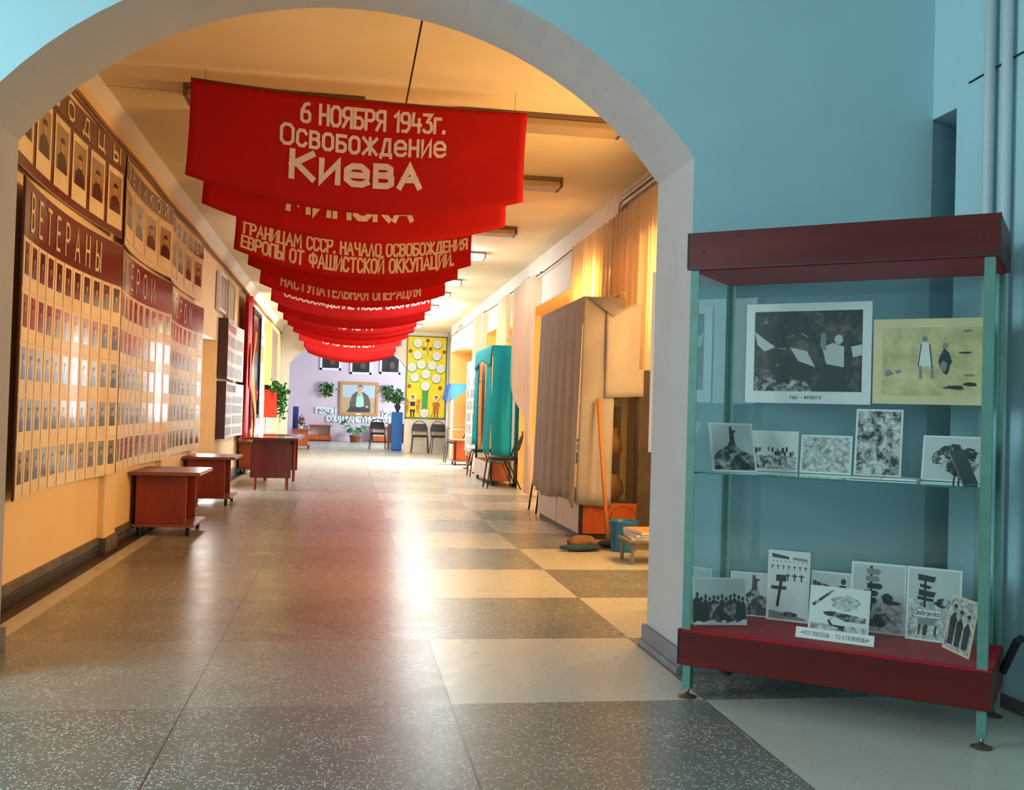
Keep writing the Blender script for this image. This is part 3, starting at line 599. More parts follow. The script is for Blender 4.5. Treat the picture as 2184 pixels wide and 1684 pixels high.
frame_pic('framed_picture', 'pale framed picture high on the left wall above the news boards, left one', 'picture', 13.6, 14.35, 2.34, 2.86, .05, M_FRAMEW, mat('pale_picture', (206, 196, 206), .3, noise=(7, (170, 120, 128), 4)), 'pictures above the news boards')
frame_pic('framed_picture', 'narrow pale framed picture beside the red flag, high on left wall', 'picture', 14.55, 15.4, 2.3, 2.86, .05, M_YBOARD, mat('pale_picture_two', (222, 226, 214), .3, noise=(7, (170, 176, 160), 3)), 'pictures above the news boards')
frame_pic('glazed_display', 'tall dark glazed panel with thick black frame beside the red flag', 'display panel', 17.75, 19.35, .88, 2.8, .12, M_BLACK, M_DKGLASS, None, .005, .07)
def post_rows(cols, rows, ms):
    def f(t, w, z0, z1, d):
        h = z1-z0
        b = MB(); b.rect(w*.15, w*.8, z1-h*.15, z1-h*.07, d-.002, mat('poster_pink_title', (222, 140, 150), .5)); b.build('title', t)
        for r in range(rows):
            for c in range(cols):
                b = MB(); x0 = w*(.1+.82*c/cols); z = z1-h*.2-(r+1)*h*.74/rows
                b.rect(x0, x0+w*.7/cols, z+.02, z+h*.66/rows, d-.002, ms[(r+c) % len(ms)]); b.build('clipping', t)
    return f
frame_pic('wall_poster', 'upper white poster with pink title between dark panel and yellowed frame', 'poster', 19.55, 21.4, 1.47, 2.6, .02, M_FRAMEW, M_PAPER, 'posters by the dark panel', .01, .02, extra=post_rows(2, 2, [BW[5], mat('ochre_print', (206, 170, 90), .5, noise=(30, (120, 100, 60), 5))]))
frame_pic('wall_poster', 'lower poster with brown title below the pink titled one', 'poster', 19.2, 21.2, .67, 1.42, .02, M_FRAMEW, M_PAPER, 'posters by the dark panel', .01, .02, extra=post_rows(2, 1, [mat('lilac_print', (190, 170, 180), .5, noise=(20, (120, 90, 110), 5))]))
frame_pic('framed_display', 'tall taupe panel in a yellowed frame above the red planter', 'display panel', 21.6, 24.0, 1.56, 2.86, .14, M_YBOARD, M_TAUPE, None, .005, .09)
# red flag with flame ribbon
t = thing('flag_drape', 'long red flag hung down the left wall with an orange flame ribbon', 'flag', (XL+.01, 16.38, 0), PI/2)
def F(u, v):
    w = 1.2*(1-.12*math.sin(PI*v)); return (.05+u*w, -.10-.05*math.sin(u*16+v*2)-.03*math.sin(u*7), .56+2.33*v-.02*abs(math.sin(u*9)))
b = MB(); b.grid(F, 48, 16, M_FLAGR); b.build('cloth', t, smooth=True, solid=.004)
def F2(u, v):
    cx = .75+.28*math.sin(v*5.5+.8); w = .16+.22*math.sin(PI*min(1, v*1.1))**2
    return (cx-w/2+u*w, -.20-.02*math.sin(u*6+v*9), .58+1.75*v)
b = MB(); b.grid(F2, 10, 40, M_FLAGO); b.build('ribbon', t, smooth=True, solid=.003)
b = MB(); b.tube([(0, -.04, 2.93), (1.3, -.04, 2.93)], .014, M_ROD); b.build('pole', t, smooth=True)
b = MB(); b.prism([(1.0+.14*math.cos(PI/2+k*PI/5)*(1 if k % 2 == 0 else .4), 1.3+.14*math.sin(PI/2+k*PI/5)*(1 if k % 2 == 0 else .4)) for k in range(10)], -.24, -.225, mat('rose_star', (214, 50, 84), .5)); b.build('star', t)
# ------------------------------------------------------------------ wheeled stands
def make_stand(name, label, loc, rz, grp, body, flip=False):
    t = thing(name, label, 'wheeled stand', loc, rz, grp)
    b = MB(); b.box(-.235, .32, -.40, .40, .50, .53, M_WOODT); b.build('top', t, bevel=.004)
    for s in (-1, 1):
        b = MB(); b.box(-.2, .2, s*.27-.01, s*.27+.01, .095, .50, body); b.build('side_panel', t, bevel=.002)
    b = MB(); b.box(-.2, -.18, -.26, .26, .095, .50, M_WOODR); b.build('back_panel', t)
    b = MB(); b.box(-.18, .03, -.26, .26, .19, .208, M_WOODR); b.build('inner_shelf', t)
    b = MB(); b.box(.0, .018, -.26, .26, .208, .50, M_WOODD); b.build('divider', t)
    b = MB(); b.box(-.215, .28, -.35, .35, .075, .095, M_WOODT); b.build('base_plate', t, bevel=.003)
    for x in (-.17, .22):
        for y in (-.28, .28):
            b = MB(); b.tube([(x-.014, y, .033), (x+.014, y, .033)], .033, M_RUBBER, 14); b.box(x-.018, x+.018, y-.012, y+.012, .05, .075, M_STEEL); b.build('caster', t)
    return t
st = make_stand('wheeled_stand', 'nearest low brown stand on casters below the first portrait board', (-1.49, 8.98, 0), 0, 'low wheeled stands', M_WOODR)
dup(st, (-1.49, 11.66, 0), 0, 'second low brown wheeled stand, below the farthest portrait board')
st2 = make_stand('wheeled_stand', 'orange sided low wheeled stand behind the polished desk', (-1.49, 17.1, 0), 0, 'low wheeled stands', M_WOODO)
dup(st2, (-1.22, 27.9, 0), 0, 'low wheeled stand in the end arch carrying the deep blue board')
dup(st2, (2.47, 21.1, 0), PI, 'orange wheeled stand on the right, between the blue draped and turquoise cabinets')

# desk
t = thing('desk', 'dark polished desk with two hanging end panels, standing end on', 'desk', (-.95, 14.45, 0))
b = MB(); b.box(-.335, .345, -1.1, 1.1, .66, .69, M_WOODD); o = b.build('top', t, bevel=.004)
b = MB(); b.box(-.315, .325, -1.08, 1.08, .69, .692, mat('pale_top_sheen', (190, 150, 140), .1, coat=1)); b.build('painted_top_sheen', t)  # pale layer that puts the sheen of the desk top into its colour
for s in (-1, 1):
    b = MB(); b.box(-.27, .25, s*.9-.012, s*.9+.012, .16, .6, M_WOODD); b.build('end_panel', t, bevel=.003)
    b = MB(); b.box(-.25, .2, s*.88-.02, s*.88+.02, .58, .66, M_WOODD); b.build('crossrail', t)
for x in (-.21, .2):
    for y in (-.84, .84):
        b = MB(); b.tube([(x, y, 0), (x, y, .66)], .02, M_WOODR, 4, .028); b.build('leg', t)
b = MB(); b.box(-.02, .02, -.88, .88, .56, .62, M_WOODD); b.build('stretcher', t)
b = MB(); b.box(-.16, .02, .3, .55, 0, .012, mat('pale_folder', (206, 120, 110), .5)); tag(b.build('folder', loc=(-.98, 14.2, .6925), bevel=.002), 'pinkish folder lying on the polished desk', 'folder')
b = MB(); b.box(-.1, .1, -.14, .14, 0, .01, mat('grey_folder', (140, 138, 120), .5)); tag(b.build('folder', loc=(-.86, 14.7, .6925), bevel=.002), 'grey green folder lying on the polished desk', 'folder')

# ------------------------------------------------------------------ chairs (seat faces local -y)
def make_chair(label, loc, rz, M_LEATH=M_LEATH, M_BLACK=M_BLACK, grp='black stacking chairs'):
    t = thing('stacking_chair', label, 'chair', loc, rz, grp)
    b = MB()
    def seat(u, v):
        a = 2*PI*u; x = .215*math.copysign(abs(math.cos(a))**.55, math.cos(a)); y = .205*math.copysign(abs(math.sin(a))**.55, math.sin(a))
        k = [0, .96, 1, .97, .7, 0][min(5, int(round(v*5)))]; z = [.43, .43, .445, .465, .476, .48][min(5, int(round(v*5)))]
        return (x*k, y*k, z)
    b.grid(seat, 24, 5, M_LEATH); b.build('seat', t, smooth=True)
    for s in (-1, 1):
        b = MB(); b.tube([(s*.185, -.15, .425), (s*.19, -.185, .41), (s*.195, -.2, .36), (s*.225, -.24, 0)], .011, M_BLACK, 8); b.build('leg', t, smooth=True)
        b = MB(); b.tube([(s*.195, .02, .43), (s*.2, .07, .38), (s*.225, .25, 0)], .011, M_BLACK, 8); b.build('leg', t, smooth=True)
    b = MB(); b.tube([(-.185, -.15, .425), (.185, -.15, .425), (.195, .16, .425), (-.195, .16, .425), (-.185, -.15, .425)], .01, M_BLACK, 8); b.build('seat_frame', t, smooth=True)
    pts = [(-.195, .16, .42), (-.2, .19, .55)]+[(-.2*math.cos(a), .2+.09*(.62+.22*math.sin(a)-.55)/.29, .62+.22*math.sin(a)) for a in [PI*i/12 for i in range(13)]]+[(.2, .19, .55), (.195, .16, .42)]
    b = MB(); b.tube(pts, .0105, M_BLACK, 8); b.build('back_frame', t, smooth=True)
    b = MB()
    def pad(u, v):
        z = .565+.20*v; half = .19 if z < .62 else .19*math.sqrt(max(.02, 1-((z-.62)/.215)**2)); 
        y = .2+.09*(z-.55)/.29; cu = 2*u-1
        return (half*cu, y-.016*(1-cu*cu)*math.sin(PI*v)-.004, z)
    b.grid(pad, 12, 8, M_LEATH); b.grid(lambda u, v: (pad(1-u, v)[0], pad(1-u, v)[1]+.022, pad(1-u, v)[2]), 12, 8, M_LEATH); b.build('backrest', t, smooth=True)
    return t
ch = make_chair('black chair in front of the turquoise covered cabinet, seen side on', (2.275, 14.66, 0), -PI/2)
for l, x, y, r in (('black chair just behind the turquoise covered cabinet, only its seat front and legs showing', 2.36, 17.42, -PI/2), ('black chair mostly hidden behind the grey covered cabinet', 2.33, 11.15, -PI/2), ('black chair beside the orange wheeled stand on the right', 2.38, 21.98, -PI/2),
                   ('left one of two black chairs under the yellow poster', 1.93, 26.68, 0), ('right one of two black chairs under the yellow poster', 2.44, 26.68, .05), ('black chair in the end arch left of the tall blue pedestal', .88, 28.5, .05)):
    dup(ch, (x, y, 0), r, l)

# ------------------------------------------------------------------ display cabinets under cloths
def cabinet(label, x0, x1, y0, y1, top, base, wheels, body_front, label2=None):
    t = thing('display_cabinet', label, 'display cabinet', ((x0+x1)/2, (y0+y1)/2, 0), 0, None)
    hx, hy = (x1-x0)/2, (y1-y0)/2; zb = .075 if wheels else .05
    b = MB(); b.box(-hx+.015, hx-.015, -hy+.015, hy-.015, .07 if wheels else .0, zb, M_EDGE); b.build('plinth', t)
    if wheels:
        for sx in (-1, 1):
            for sy in (-1, 1):
                b = MB(); b.tube([(sx*(hx-.05)-.015, sy*(hy-.06), .035), (sx*(hx-.05)+.015, sy*(hy-.06), .035)], .035, M_RUBBER, 12); b.build('caster', t)
    b = MB(); b.box(-hx+.012, hx, -hy, hy, zb, base, M_WOODO); b.build('base_cabinet', t, bevel=.003)
    b = MB(); b.box(-hx-.004, -hx+.03, -hy-.005, -hy+.02, zb, base, M_EDGE); b.build('corner_strip', t)
    for i in range(2):
        b = MB(); b.box(-hx-.004, -hx+.011, -hy+.02+i*hy+.003, -hy+.02+(i+1)*hy-.023, zb, base-.01, body_front); b.build('door', t, bevel=.002)
    for sx in (-1, 1):
        for sy in (-1, 1):
            b = MB(); b.box(sx*(hx-.015)-.015, sx*(hx-.015)+.015, sy*(hy-.015)-.015, sy*(hy-.015)+.015, base, top-.04, M_EDGE); b.build('post', t)
    b = MB(); b.box(-hx, hx, -hy, hy, top-.04, top, M_WOODO); b.build('top', t)
    b = MB(); b.box(-hx+.03, hx-.03, -hy+.03, hy-.03, base, base+.004, M_EDGE); b.build('display_floor', t)
    for z in (.72, 1.18, 1.62):
        if z < top-.2: b = MB(); b.box(-hx+.032, hx-.03, -hy+.032, hy-.03, z, z+.008, M_GEDGE if False else MATS['showcase_glass']); b.build('shelf', t)
    b = MB(); b.box(hx-.012, hx-.002, -hy+.03, hy-.03, base+.005, top-.04, M_TAUPE); b.build('back_panel', t)
    b = MB(); b.box(-hx+.03, hx-.03, -hy+.006, -hy+.010, base+.005, top-.042, MATS['showcase_glass']); b.build('end_glass', t)
    return t
cabinet('glass display cabinet with orange wooden base under a grey dust sheet', 2.05, 2.57, 8.68, 10.6, 2.12, .32, False, M_PALE)
cabinet('display cabinet on casters under the turquoise cloth', 2.16, 2.57, 15.05, 16.92, 2.10, .34, True, M_PALE)
# exhibits in the first cabinet
def exhibit(label, cat, c, prof, m, name):
    b = MB(); b.lathe(prof, m, 18); tag(b.build(name, loc=c, smooth=True), label, cat, 'exhibits in the sheeted cabinet')
JUG = [(0, 0), (.06, 0), (.085, .06), (.08, .13), (.045, .19), (.04, .23), (.055, .25), (.045, .25), (.03, .2), (0, .19)]
exhibit('brown clay jug on the lowest glass shelf of the sheeted cabinet', 'jug', (2.42, 8.98, .729), JUG, M_BRASS, 'clay_jug')
exhibit('squat brown pot on the floor of the sheeted cabinet', 'pot', (2.40, 9.0, .3255), [(0, 0), (.08, 0), (.13, .07), (.12, .17), (.08, .22), (.09, .24), (.07, .22), (0, .2)], M_BRASS, 'clay_pot')
exhibit('small tan bowl on the floor of the sheeted cabinet', 'bowl', (2.30, 8.83, .3255), [(0, 0), (.04, 0), (.08, .05), (.075, .05), (.035, .01), (0, .01)], mat('tan_clay', (200, 150, 70), .5), 'clay_bowl')
b = MB(); b.box(-.11, .11, -.006, .006, 0, .26, M_SEPIA); b.blob(.0, .1, .07, .07, -.0065, M_BRASS); tag(b.build('exhibit_sheet', loc=(2.44, 9.2, .729)), 'pale paper sheet behind the jug in the sheeted cabinet', 'sheet', 'exhibits in the sheeted cabinet')
b = MB(); b.box(-.13, .13, -.006, .006, 0, .2, M_SEPIA); b.blob(0, .1, .1, .06, -.0065, M_BRASS); tag(b.build('exhibit_sheet', loc=(2.42, 9.1, 1.189)), 'pale paper sheet on the middle shelf of the sheeted cabinet', 'sheet', 'exhibits in the sheeted cabinet')
# dust sheet
b = MB(); X0, X1, Y0, Y1, T = 2.035, 2.585, 8.655, 10.62, 2.128
b.grid(lambda u, v: (X0+(X1-X0)*u, Y0+(Y1-Y0)*v, T+.008*math.sin(u*9)*math.sin(v*7)+.012), 8, 12, M_DRAPE)
def side(u, v):
    y = Y0+(Y1-Y0)*u; zb = .26+.1*(1-u)*math.sin(u*5)+.16*max(0, u-.6); z = T+.012-(T-zb)*v
    return (X0-.004-(.019*v*(math.sin(u*38)+.6*math.sin(u*71+1))+.035*v)*(1 if v > 0 else 0), y+.02*v*math.sin(u*20), z)
b.grid(side, 70, 16, M_DRAPE)
def endl(u, v):
    x = X0-.03*v+(.29+.03*v)*u; zb = .30-.02*u
    return (x, Y0-.004-.03*v*abs(math.sin(u*6))-.012*math.sin(v*5)*u, T+.012-(T-zb)*v)
b.grid(endl, 12, 16, M_DRAPE)
def endr(u, v):
    x = X0+.2+(X1-X0-.2)*u; zb = 1.24+.02*u
    return (x, Y0-.022-.018*abs(math.sin(u*4+v*2))*math.sin(PI*min(1, v*1.2))-.02*v, T+.012-(T-zb)*v)
b.grid(endr, 14, 14, M_DRAPE)
b.poly([(X0+.02, Y0-.03, T+.01), (X1, Y0-.03, T+.01), (X0+.26, Y0-.055, T-.16)], M_DRAPE)
tag(b.build('dust_sheet', smooth=True, solid=.004), 'grey brown dust sheet draped over the tall display cabinet', 'dust sheet')
# turquoise cloth
b = MB(); X0, X1, Y0, Y1, T = 2.145, 2.572, 15.03, 16.94, 2.108
b.grid(lambda u, v: (X0+(X1-X0)*u, Y0+(Y1-Y0)*v, T+.012), 6, 12, M_TURQ)
b.grid(lambda u, v: (X0+(X1-X0)*u+.01*math.sin(v*8), Y0-.006-.03*v*abs(math.sin(u*7+.5)), T+.012-(T-.44)*v), 24, 14, M_TURQ)
b.grid(lambda u, v: (X0-.006-.05*v*abs(math.sin(u*5)), Y0+.55*u*(1-.25*v), T+.012-(T-.47)*v), 14, 14, M_TURQ)
b.grid(lambda u, v: (X0-.006-.04*v*abs(math.sin(u*5)), Y1-.35*(1-u), T+.012-(T-.55)*v), 10, 14, M_TURQ)
b.grid(lambda u, v: (X0-.008-.03*v, Y0+(Y1-Y0)*u, T+.012-(.2+.12*abs(2*u-1))*v), 20, 5, M_TURQ)
tag(b.build('turquoise_cloth', smooth=True, solid=.004), 'turquoise cloth draped over the second display cabinet', 'cloth')
for i, (y, l) in enumerate(((15.2, 'small pale bottle low in the turquoise covered cabinet, nearer one'), (15.36, 'small pale bottle low in the turquoise covered cabinet, farther one'))):
    exhibit(l, 'bottle', (2.24, y, .346), [(0, 0), (.025, 0), (.028, .07), (.012, .1), (.012, .13), (0, .13)], M_LTP, 'glass_bottle')
# blue draped cabinet far right
t = thing('display_cabinet', 'small display cabinet on grey posts under the blue cloth near the end wall', 'display cabinet', (2.68, 23.6, 0))
for x in (-.3, .26):
    for y in (-.55, .55):
        b = MB(); b.box(x-.025, x+.025, y-.025, y+.025, 0, 1.7, mat('grey_post', (150, 152, 160), .4)); b.build('post', t)
b = MB(); b.box(-.33, .29, -.58, .58, 1.7, 1.74, M_TAUPE); b.build('top', t)
b = MB(); b.box(-.28, .24, -.52, .52, .7, .73, M_TAUPE); b.build('shelf', t)
b = MB(); b.box(.22, .235, -.52, .52, .05, 1.69, M_TAUPE); b.build('back_panel', t)
b = MB(); X0, X1, Y0, Y1, T = 2.33, 2.985, 22.99, 24.2, 1.75
b.grid(lambda u, v: (X0+(X1-X0)*u, Y0+(Y1-Y0)*v, T), 6, 8, M_BLUEC)
b.grid(lambda u, v: (X0-.006-.07*v-.02*v*math.sin(u*20), Y0+(Y1-Y0)*u*(1-.2*v), T-(.45-.1*u)*v), 24, 8, M_BLUEC)
b.grid(lambda u, v: (X0-.03*v+(X1-X0)*u, Y0-.006-.05*v*abs(math.sin(u*6)), T-(.43-.3*min(1, u*1.6))*v), 16, 8, M_BLUEC)
tag(b.build('blue_cloth', smooth=True, solid=.004), 'blue cloth draped over the small cabinet near the end wall', 'cloth')
# white photo stand
t = thing('photo_board', 'white upright board of grey photos standing between the turquoise and blue cloths', 'photo board', (2.31, 19.6, 0), -PI/2)
b = MB(); b.box(0, 1.64, -.012, .012, .36, 2.08, M_FRAMEW); b.build('panel', t, bevel=.004)
for x in (.1, 1.54):
    b = MB(); b.box(x-.02, x+.02, .013, .04, 0, 1.6, M_STEEL); b.box(x-.02, x+.02, -.05, .05, 0, .03, M_STEEL); b.build('leg', t)
for r in range(7):
    for c in range(3):
        if (r, c) in ((0, 1),): continue
        b = MB(); x = .2+c*.42+random.uniform(-.05, .05); z = 1.75-r*.22; b.rect(x, x+random.uniform(.2, .33), z-.16, z, -.014, BW[random.choice((3, 3, 5))]); b.build('photo', t)
# cleaning things
t = thing('mop', 'wooden stick mop leaning on the sheeted cabinet', 'mop', (2.205, 8.27, 0))
b = MB(); b.tube([(0, 0, .03), (-.035, .32, 1.24)], .017, M_MOPW, 10); b.build('handle', t, smooth=True)
b = MB(); b.box(-.16, .05, -.03, .03, .012, .045, M_MOPW); b.build('head_bar', t, bevel=.004)
b = MB(); b.ball((-.01, -.05, .028), (.085, .09, .028), M_RAGB, 16, 8, .25); b.build('cloth', t, smooth=True)
t = thing('floor_rag', 'crumpled brown and blue rag on the floor left of the mop', 'rag', (1.9, 8.0, 0))
b = MB(); b.ball((0, -.06, .028), (.17, .09, .028), M_RAGB, 20, 8, .25); b.build('blue_fold', t, smooth=True)
b = MB(); b.ball((.03, .02, .06), (.12, .1, .058), M_RAG, 20, 10, .3); b.build('brown_fold', t, smooth=True)
t = thing('bucket', 'blue enamel bucket beside the mop', 'bucket', (2.25, 7.95, 0))
b = MB(); b.lathe([(0, .004), (.095, .004), (.098, 0), (.1, .01), (.122, .24), (.126, .245), (.122, .25), (.115, .24), (.094, .012), (0, .012)], M_BUCKET, 28); b.build('pail', t, smooth=True)
b = MB(); b.tube([(.118*math.cos(a), .01*math.sin(a)+.03*math.sin(a), .235+.12*math.sin(a)) for a in [PI*i/14 for i in range(15)]], .003, M_BLACK, 6); b.build('handle', t, smooth=True)
t = thing('stool', 'low stool mostly hidden behind the right arch pier, carrying magazines', 'stool', (2.25, 7.35, 0))
b = MB(); b.box(-.17, .17, -.17, .17, .16, .18, M_TAUPE); b.build('seat', t, bevel=.004)
for x in (-.14, .14):
    for y in (-.14, .14):
        b = MB(); b.tube([(x, y, 0), (x*.95, y*.95, .16)], .014, M_TAUPE, 6); b.build('leg', t)
for i, l in enumerate(('bottom magazine of the pile beside the bucket', 'middle magazine of the pile beside the bucket', 'top magazine of the pile beside the bucket')):
    b = MB(); b.box(-.14, .14, -.17, .17, 0, .018, M_PAPER); b.box(-.141, .141, -.171, .171, .018, .021, [mat('lilac_cover', (170, 160, 180), .3), mat('violet_cover', (130, 110, 140), .3), mat('gold_cover', (226, 176, 110), .3)][i])
    tag(b.build('magazine', loc=(2.26+.012*i, 7.36, .181+.0215*i), rz=.12*i-.1), l, 'magazine', 'magazine pile')
t = thing('notice_stand', 'edge of a white notice stand peeping out behind the right arch pier', 'notice stand', (1.69, 5.5, 0))
b = MB(); b.box(0, .55, -.012, .012, .89, 1.91, M_FRAMEW); b.build('panel', t, bevel=.003)
for x in (.08, .47):
    b = MB(); b.box(x-.015, x+.015, .013, .03, 0, 1.3, M_STEEL); b.box(x-.015, x+.015, -.15, .15, 0, .02, M_STEEL); b.build('leg', t)
t = frame_pic('framed_picture', 'brown framed landscape in the niche behind the sheeted cabinet', 'picture', 0, 1.5, 1.2, 2.33, .04, M_WOODO, mat('dim_landscape', (200, 186, 160), .5, noise=(4, (120, 110, 90), 4)), fw=.07)
t.location = (NX-.003, 14.55, 0); t.rotation_euler = (0, 0, -PI/2)

t = thing('niche_shade_panel', 'added grey panel standing in for the shaded niche wall right of the sheeted cabinet', 'screen', (2.78, 8.93, 0))  # added dark panel in place of the shade on the niche wall
b = MB(); b.box(-.19, .2, -.012, .012, .04, 1.52, mat('niche_shade_grey', (112, 100, 94), .7, noise=(3, (84, 76, 74), 3))); b.build('panel', t, bevel=.003)
for x in (-.17, .18):
    b = MB(); b.box(x-.012, x+.012, -.06, .06, 0, .04, M_STEEL); b.build('foot', t)
# ------------------------------------------------------------------ curtains, rails, pipes
def curtain(label, y0, y1, zb, folds, X=2.40, zt=2.93, prof=None, seed=0, grp='sheer curtains'):
    def S(u, v):
        k = prof(v) if prof else (0, 1)
        y = y0+(y1-y0)*(k[0]+(k[1]-k[0])*u); z = zt-(zt-zb)*v
        return (X+(.028*math.sin(u*folds*2*PI+seed)+.012*math.sin(u*folds*3.3*PI+seed*2))*(.6+.4*v), y+.015*math.sin(u*folds*2*PI+1+seed), z+.012*abs(math.sin(u*folds*PI))*(1 if v == 0 else 0))
    t = thing('sheer_curtain', label, 'curtain', (0, 0, 0), 0, grp)
    b = MB(); b.grid(S, int(folds*9), 20, M_SHEER); b.build('cloth', t, smooth=True)
    for i in range(int(folds)+1):
        p = S(i/int(folds), 0); b = MB(); b.tube([(p[0], p[1], p[2]-.01), (2.45, p[1], 2.962)], .004, M_ROD, 5); b.build('hook', t)
    return t
curtain('nearest sheer curtain, next to the right arch pier', 7.5, 8.06, 1.48, 5, seed=.5)
curtain('narrow sheer curtain length hanging just clear of the sheeted cabinet end', 8.09, 8.6, 2.04, 4, seed=2.5)
curtain('short sheer curtain tucked up on the near end of the sheeted cabinet', 8.63, 9.28, 2.2, 5, seed=1.5)
curtain('sheer curtain right above the grey sheeted cabinet', 9.32, 10.85, 2.2, 11, seed=2)
tie = lambda v: (0+.36*max(0, min(1, (v-.35)/.32))-.2*max(0, (v-.72)), 1-.30*max(0, min(1, (v-.35)/.32))+.25*max(0, v-.72))
def tieprof(v):
    k = math.exp(-((v-.68)/.10)**2)
    return (.02*k, 1-.84*k) if v < .68 else (.02*k-.10*(1-k), .16+.02*(1-k))
curtain('tied back sheer curtain beside the turquoise covered cabinet, gathered near the floor', 13.1, 14.75, .04, 9, prof=tieprof, seed=1)
curtain('sheer curtain above the turquoise covered cabinet', 15.15, 16.35, 2.18, 9, seed=3)
curtain('white sheer curtain between the turquoise and blue draped cabinets', 18.2, 19.6, .5, 8, seed=4)
b = MB(); b.tube([(2.45, 7.0+.5*i, 2.96-.025*math.sin(PI*((.5*i) % 4.0)/4.0)) for i in range(36)], .008, M_ROD, 6)
t = tag(b.build('curtain_rail', smooth=True), 'thin sagging curtain wire along the right wall', 'curtain rail')
for y in (9.3, 13.0, 15.0, 19.8, 23.5):
    b = MB(); b.tube([(2.45, y, 2.96), (2.499, y, 2.97)], .009, M_ROD, 6); b.build('bracket', t)
def pipes(label, y, dirn, L, ztop, mm, zend):
    t = thing('heating_pipe', label, 'pipe', (2.474, y, 0), 0, 'heating pipes')
    for k in range(2):
        d = .06*k; z = ztop-d
        b = MB(); b.tube([(-d*.1, dirn*L, z+.01), (-d*.1, dirn*.12+dirn*d, z), (-d*.1, dirn*.04+dirn*d, z-.02), (-d*.1, dirn*d, z-.1), (-d*.1, dirn*d, zend+.05), (-d*.1+(.05 if zend > 1 else 0), dirn*d, zend)], .022, mm, 10); b.build('pipe', t, smooth=True)
    return t
pipes('pair of heating pipes bending down behind the nearest curtain', 9.15, -1, 4.4, 3.12, M_CHROME, 2.3)
pipes('white heating riser bending over between the two niches, by the tied curtain', 14.95, -1, 1.0, 3.0, M_PIPE, .05)
b = MB(); b.tube([(2.65, 27.05, 0.02), (2.65, 27.05, 3.2)], .026, M_PIPE, 10); tag(b.build('riser_pipe', smooth=True), 'white vertical pipe in the far right corner beside the yellow poster', 'pipe')
b = MB(); b.tube([(2.65, 26.9, 2.98), (2.55, 24.6, 3.06), (2.47, 22.4, 3.06)], .018, M_CHROME, 8); tag(b.build('ceiling_pipe', smooth=True), 'thin pipe below the ceiling at the far right corner', 'pipe')

# ------------------------------------------------------------------ yellow poster on the end wall
t = thing('tree_poster', 'tall yellow poster with a tree of white discs on the end wall', 'poster', (1.54, YE-.003, 0))
W_, Z0, Z1 = 1.09, .9, 3.12
q = lambda x, y: ((x-125)/765*W_, Z0+(1610-y)/1470*(Z1-Z0))
b = MB(); b.box(0, W_, -.02, 0, Z0, Z1, M_YEL); b.build('panel', t)
b = MB()
for x0, x1, z0, z1 in ((0, .03, Z0, Z1), (W_-.04, W_, Z0, Z1), (0, W_, Z1-.03, Z1), (0, W_, Z0, Z0+.04)): b.box(x0, x1, -.03, -.001, z0, z1, M_DGRN)
b.build('frame', t)
b = MB(); y = -.0215
tr = [q(435, 1600), q(445, 1480), q(440, 1100), q(450, 1050), q(540, 1050), q(545, 1100), q(530, 1480), q(545, 1600)]
b.flat(tr, y, M_GRN)
for k in range(9):
    zz = 1090+k*42
    for s in (-1, 1): b.flat([q(490+s*45, zz), q(490+s*85, zz-28), q(490+s*45, zz+30)], y, M_GRN)
for pts in (((490, 1000), (490, 600), (515, 440), (510, 230)), ((420, 560), (490, 440), (510, 260)), ((580, 570), (530, 460), (520, 380)), ((440, 740), (510, 620)), ((400, 980), (280, 930), (170, 960), (160, 1000)), ((590, 1000), (660, 960))):
    P2 = [q(*p) for p in pts]
    for a, c in zip(P2, P2[1:]):
        d = Vector((c[0]-a[0], c[1]-a[1])); n = Vector((-d.y, d.x)).normalized()*.006
        b.flat([(a[0]+n.x, a[1]+n.y), (a[0]-n.x, a[1]-n.y), (c[0]-n.x, c[1]-n.y), (c[0]+n.x, c[1]+n.y)], y-.0004, M_GRN)
b.build('painted_trunk', t)
disc = [(330, 270), (695, 280), (325, 480), (690, 490), (230, 700), (405, 650), (610, 660), (770, 715), (285, 880), (495, 820), (695, 890), (490, 1030), (485, 1510)]
for x, z in disc:
    cx, cz = q(x, z); b = MB(); r = .118
    for k in range(7):
        a = PI*1.0+PI*k/6+.3*random.uniform(-1, 1)*.3; b.flat([(cx+r*.8*math.cos(a-.3), cz+r*.8*math.sin(a-.3)), (cx+r*1.42*math.cos(a), cz+r*1.35*math.sin(a)), (cx+r*.8*math.cos(a+.3), cz+r*.8*math.sin(a+.3))], -.022, M_GRN)
    b.ell(cx, cz-.012, r*1.12, r*1.1, -.0225, M_GRN); b.ell(cx, cz, r, r*.97, -.023, M_PLATE, 20)
    for k in (-1, 0, 1): b.rect(cx-r*.62, cx+r*.62, cz+k*.04-.008, cz+k*.04+.008, -.0235, M_PINKTX)
    b.build('disc', t)
for x, z in ((512, 220), (450, 365), (570, 365), (195, 415), (830, 415), (190, 1040), (770, 1060)):
    cx, cz = q(x, z); b = MB()
    for k in range(6): b.ell(cx+.032*math.cos(k*1.05), cz+.032*math.sin(k*1.05), .026, .026, -.0228, M_ROSE, 8)
    b.ell(cx, cz-.01, .024, .024, -.0234, M_GRN, 8); b.build('flower', t)
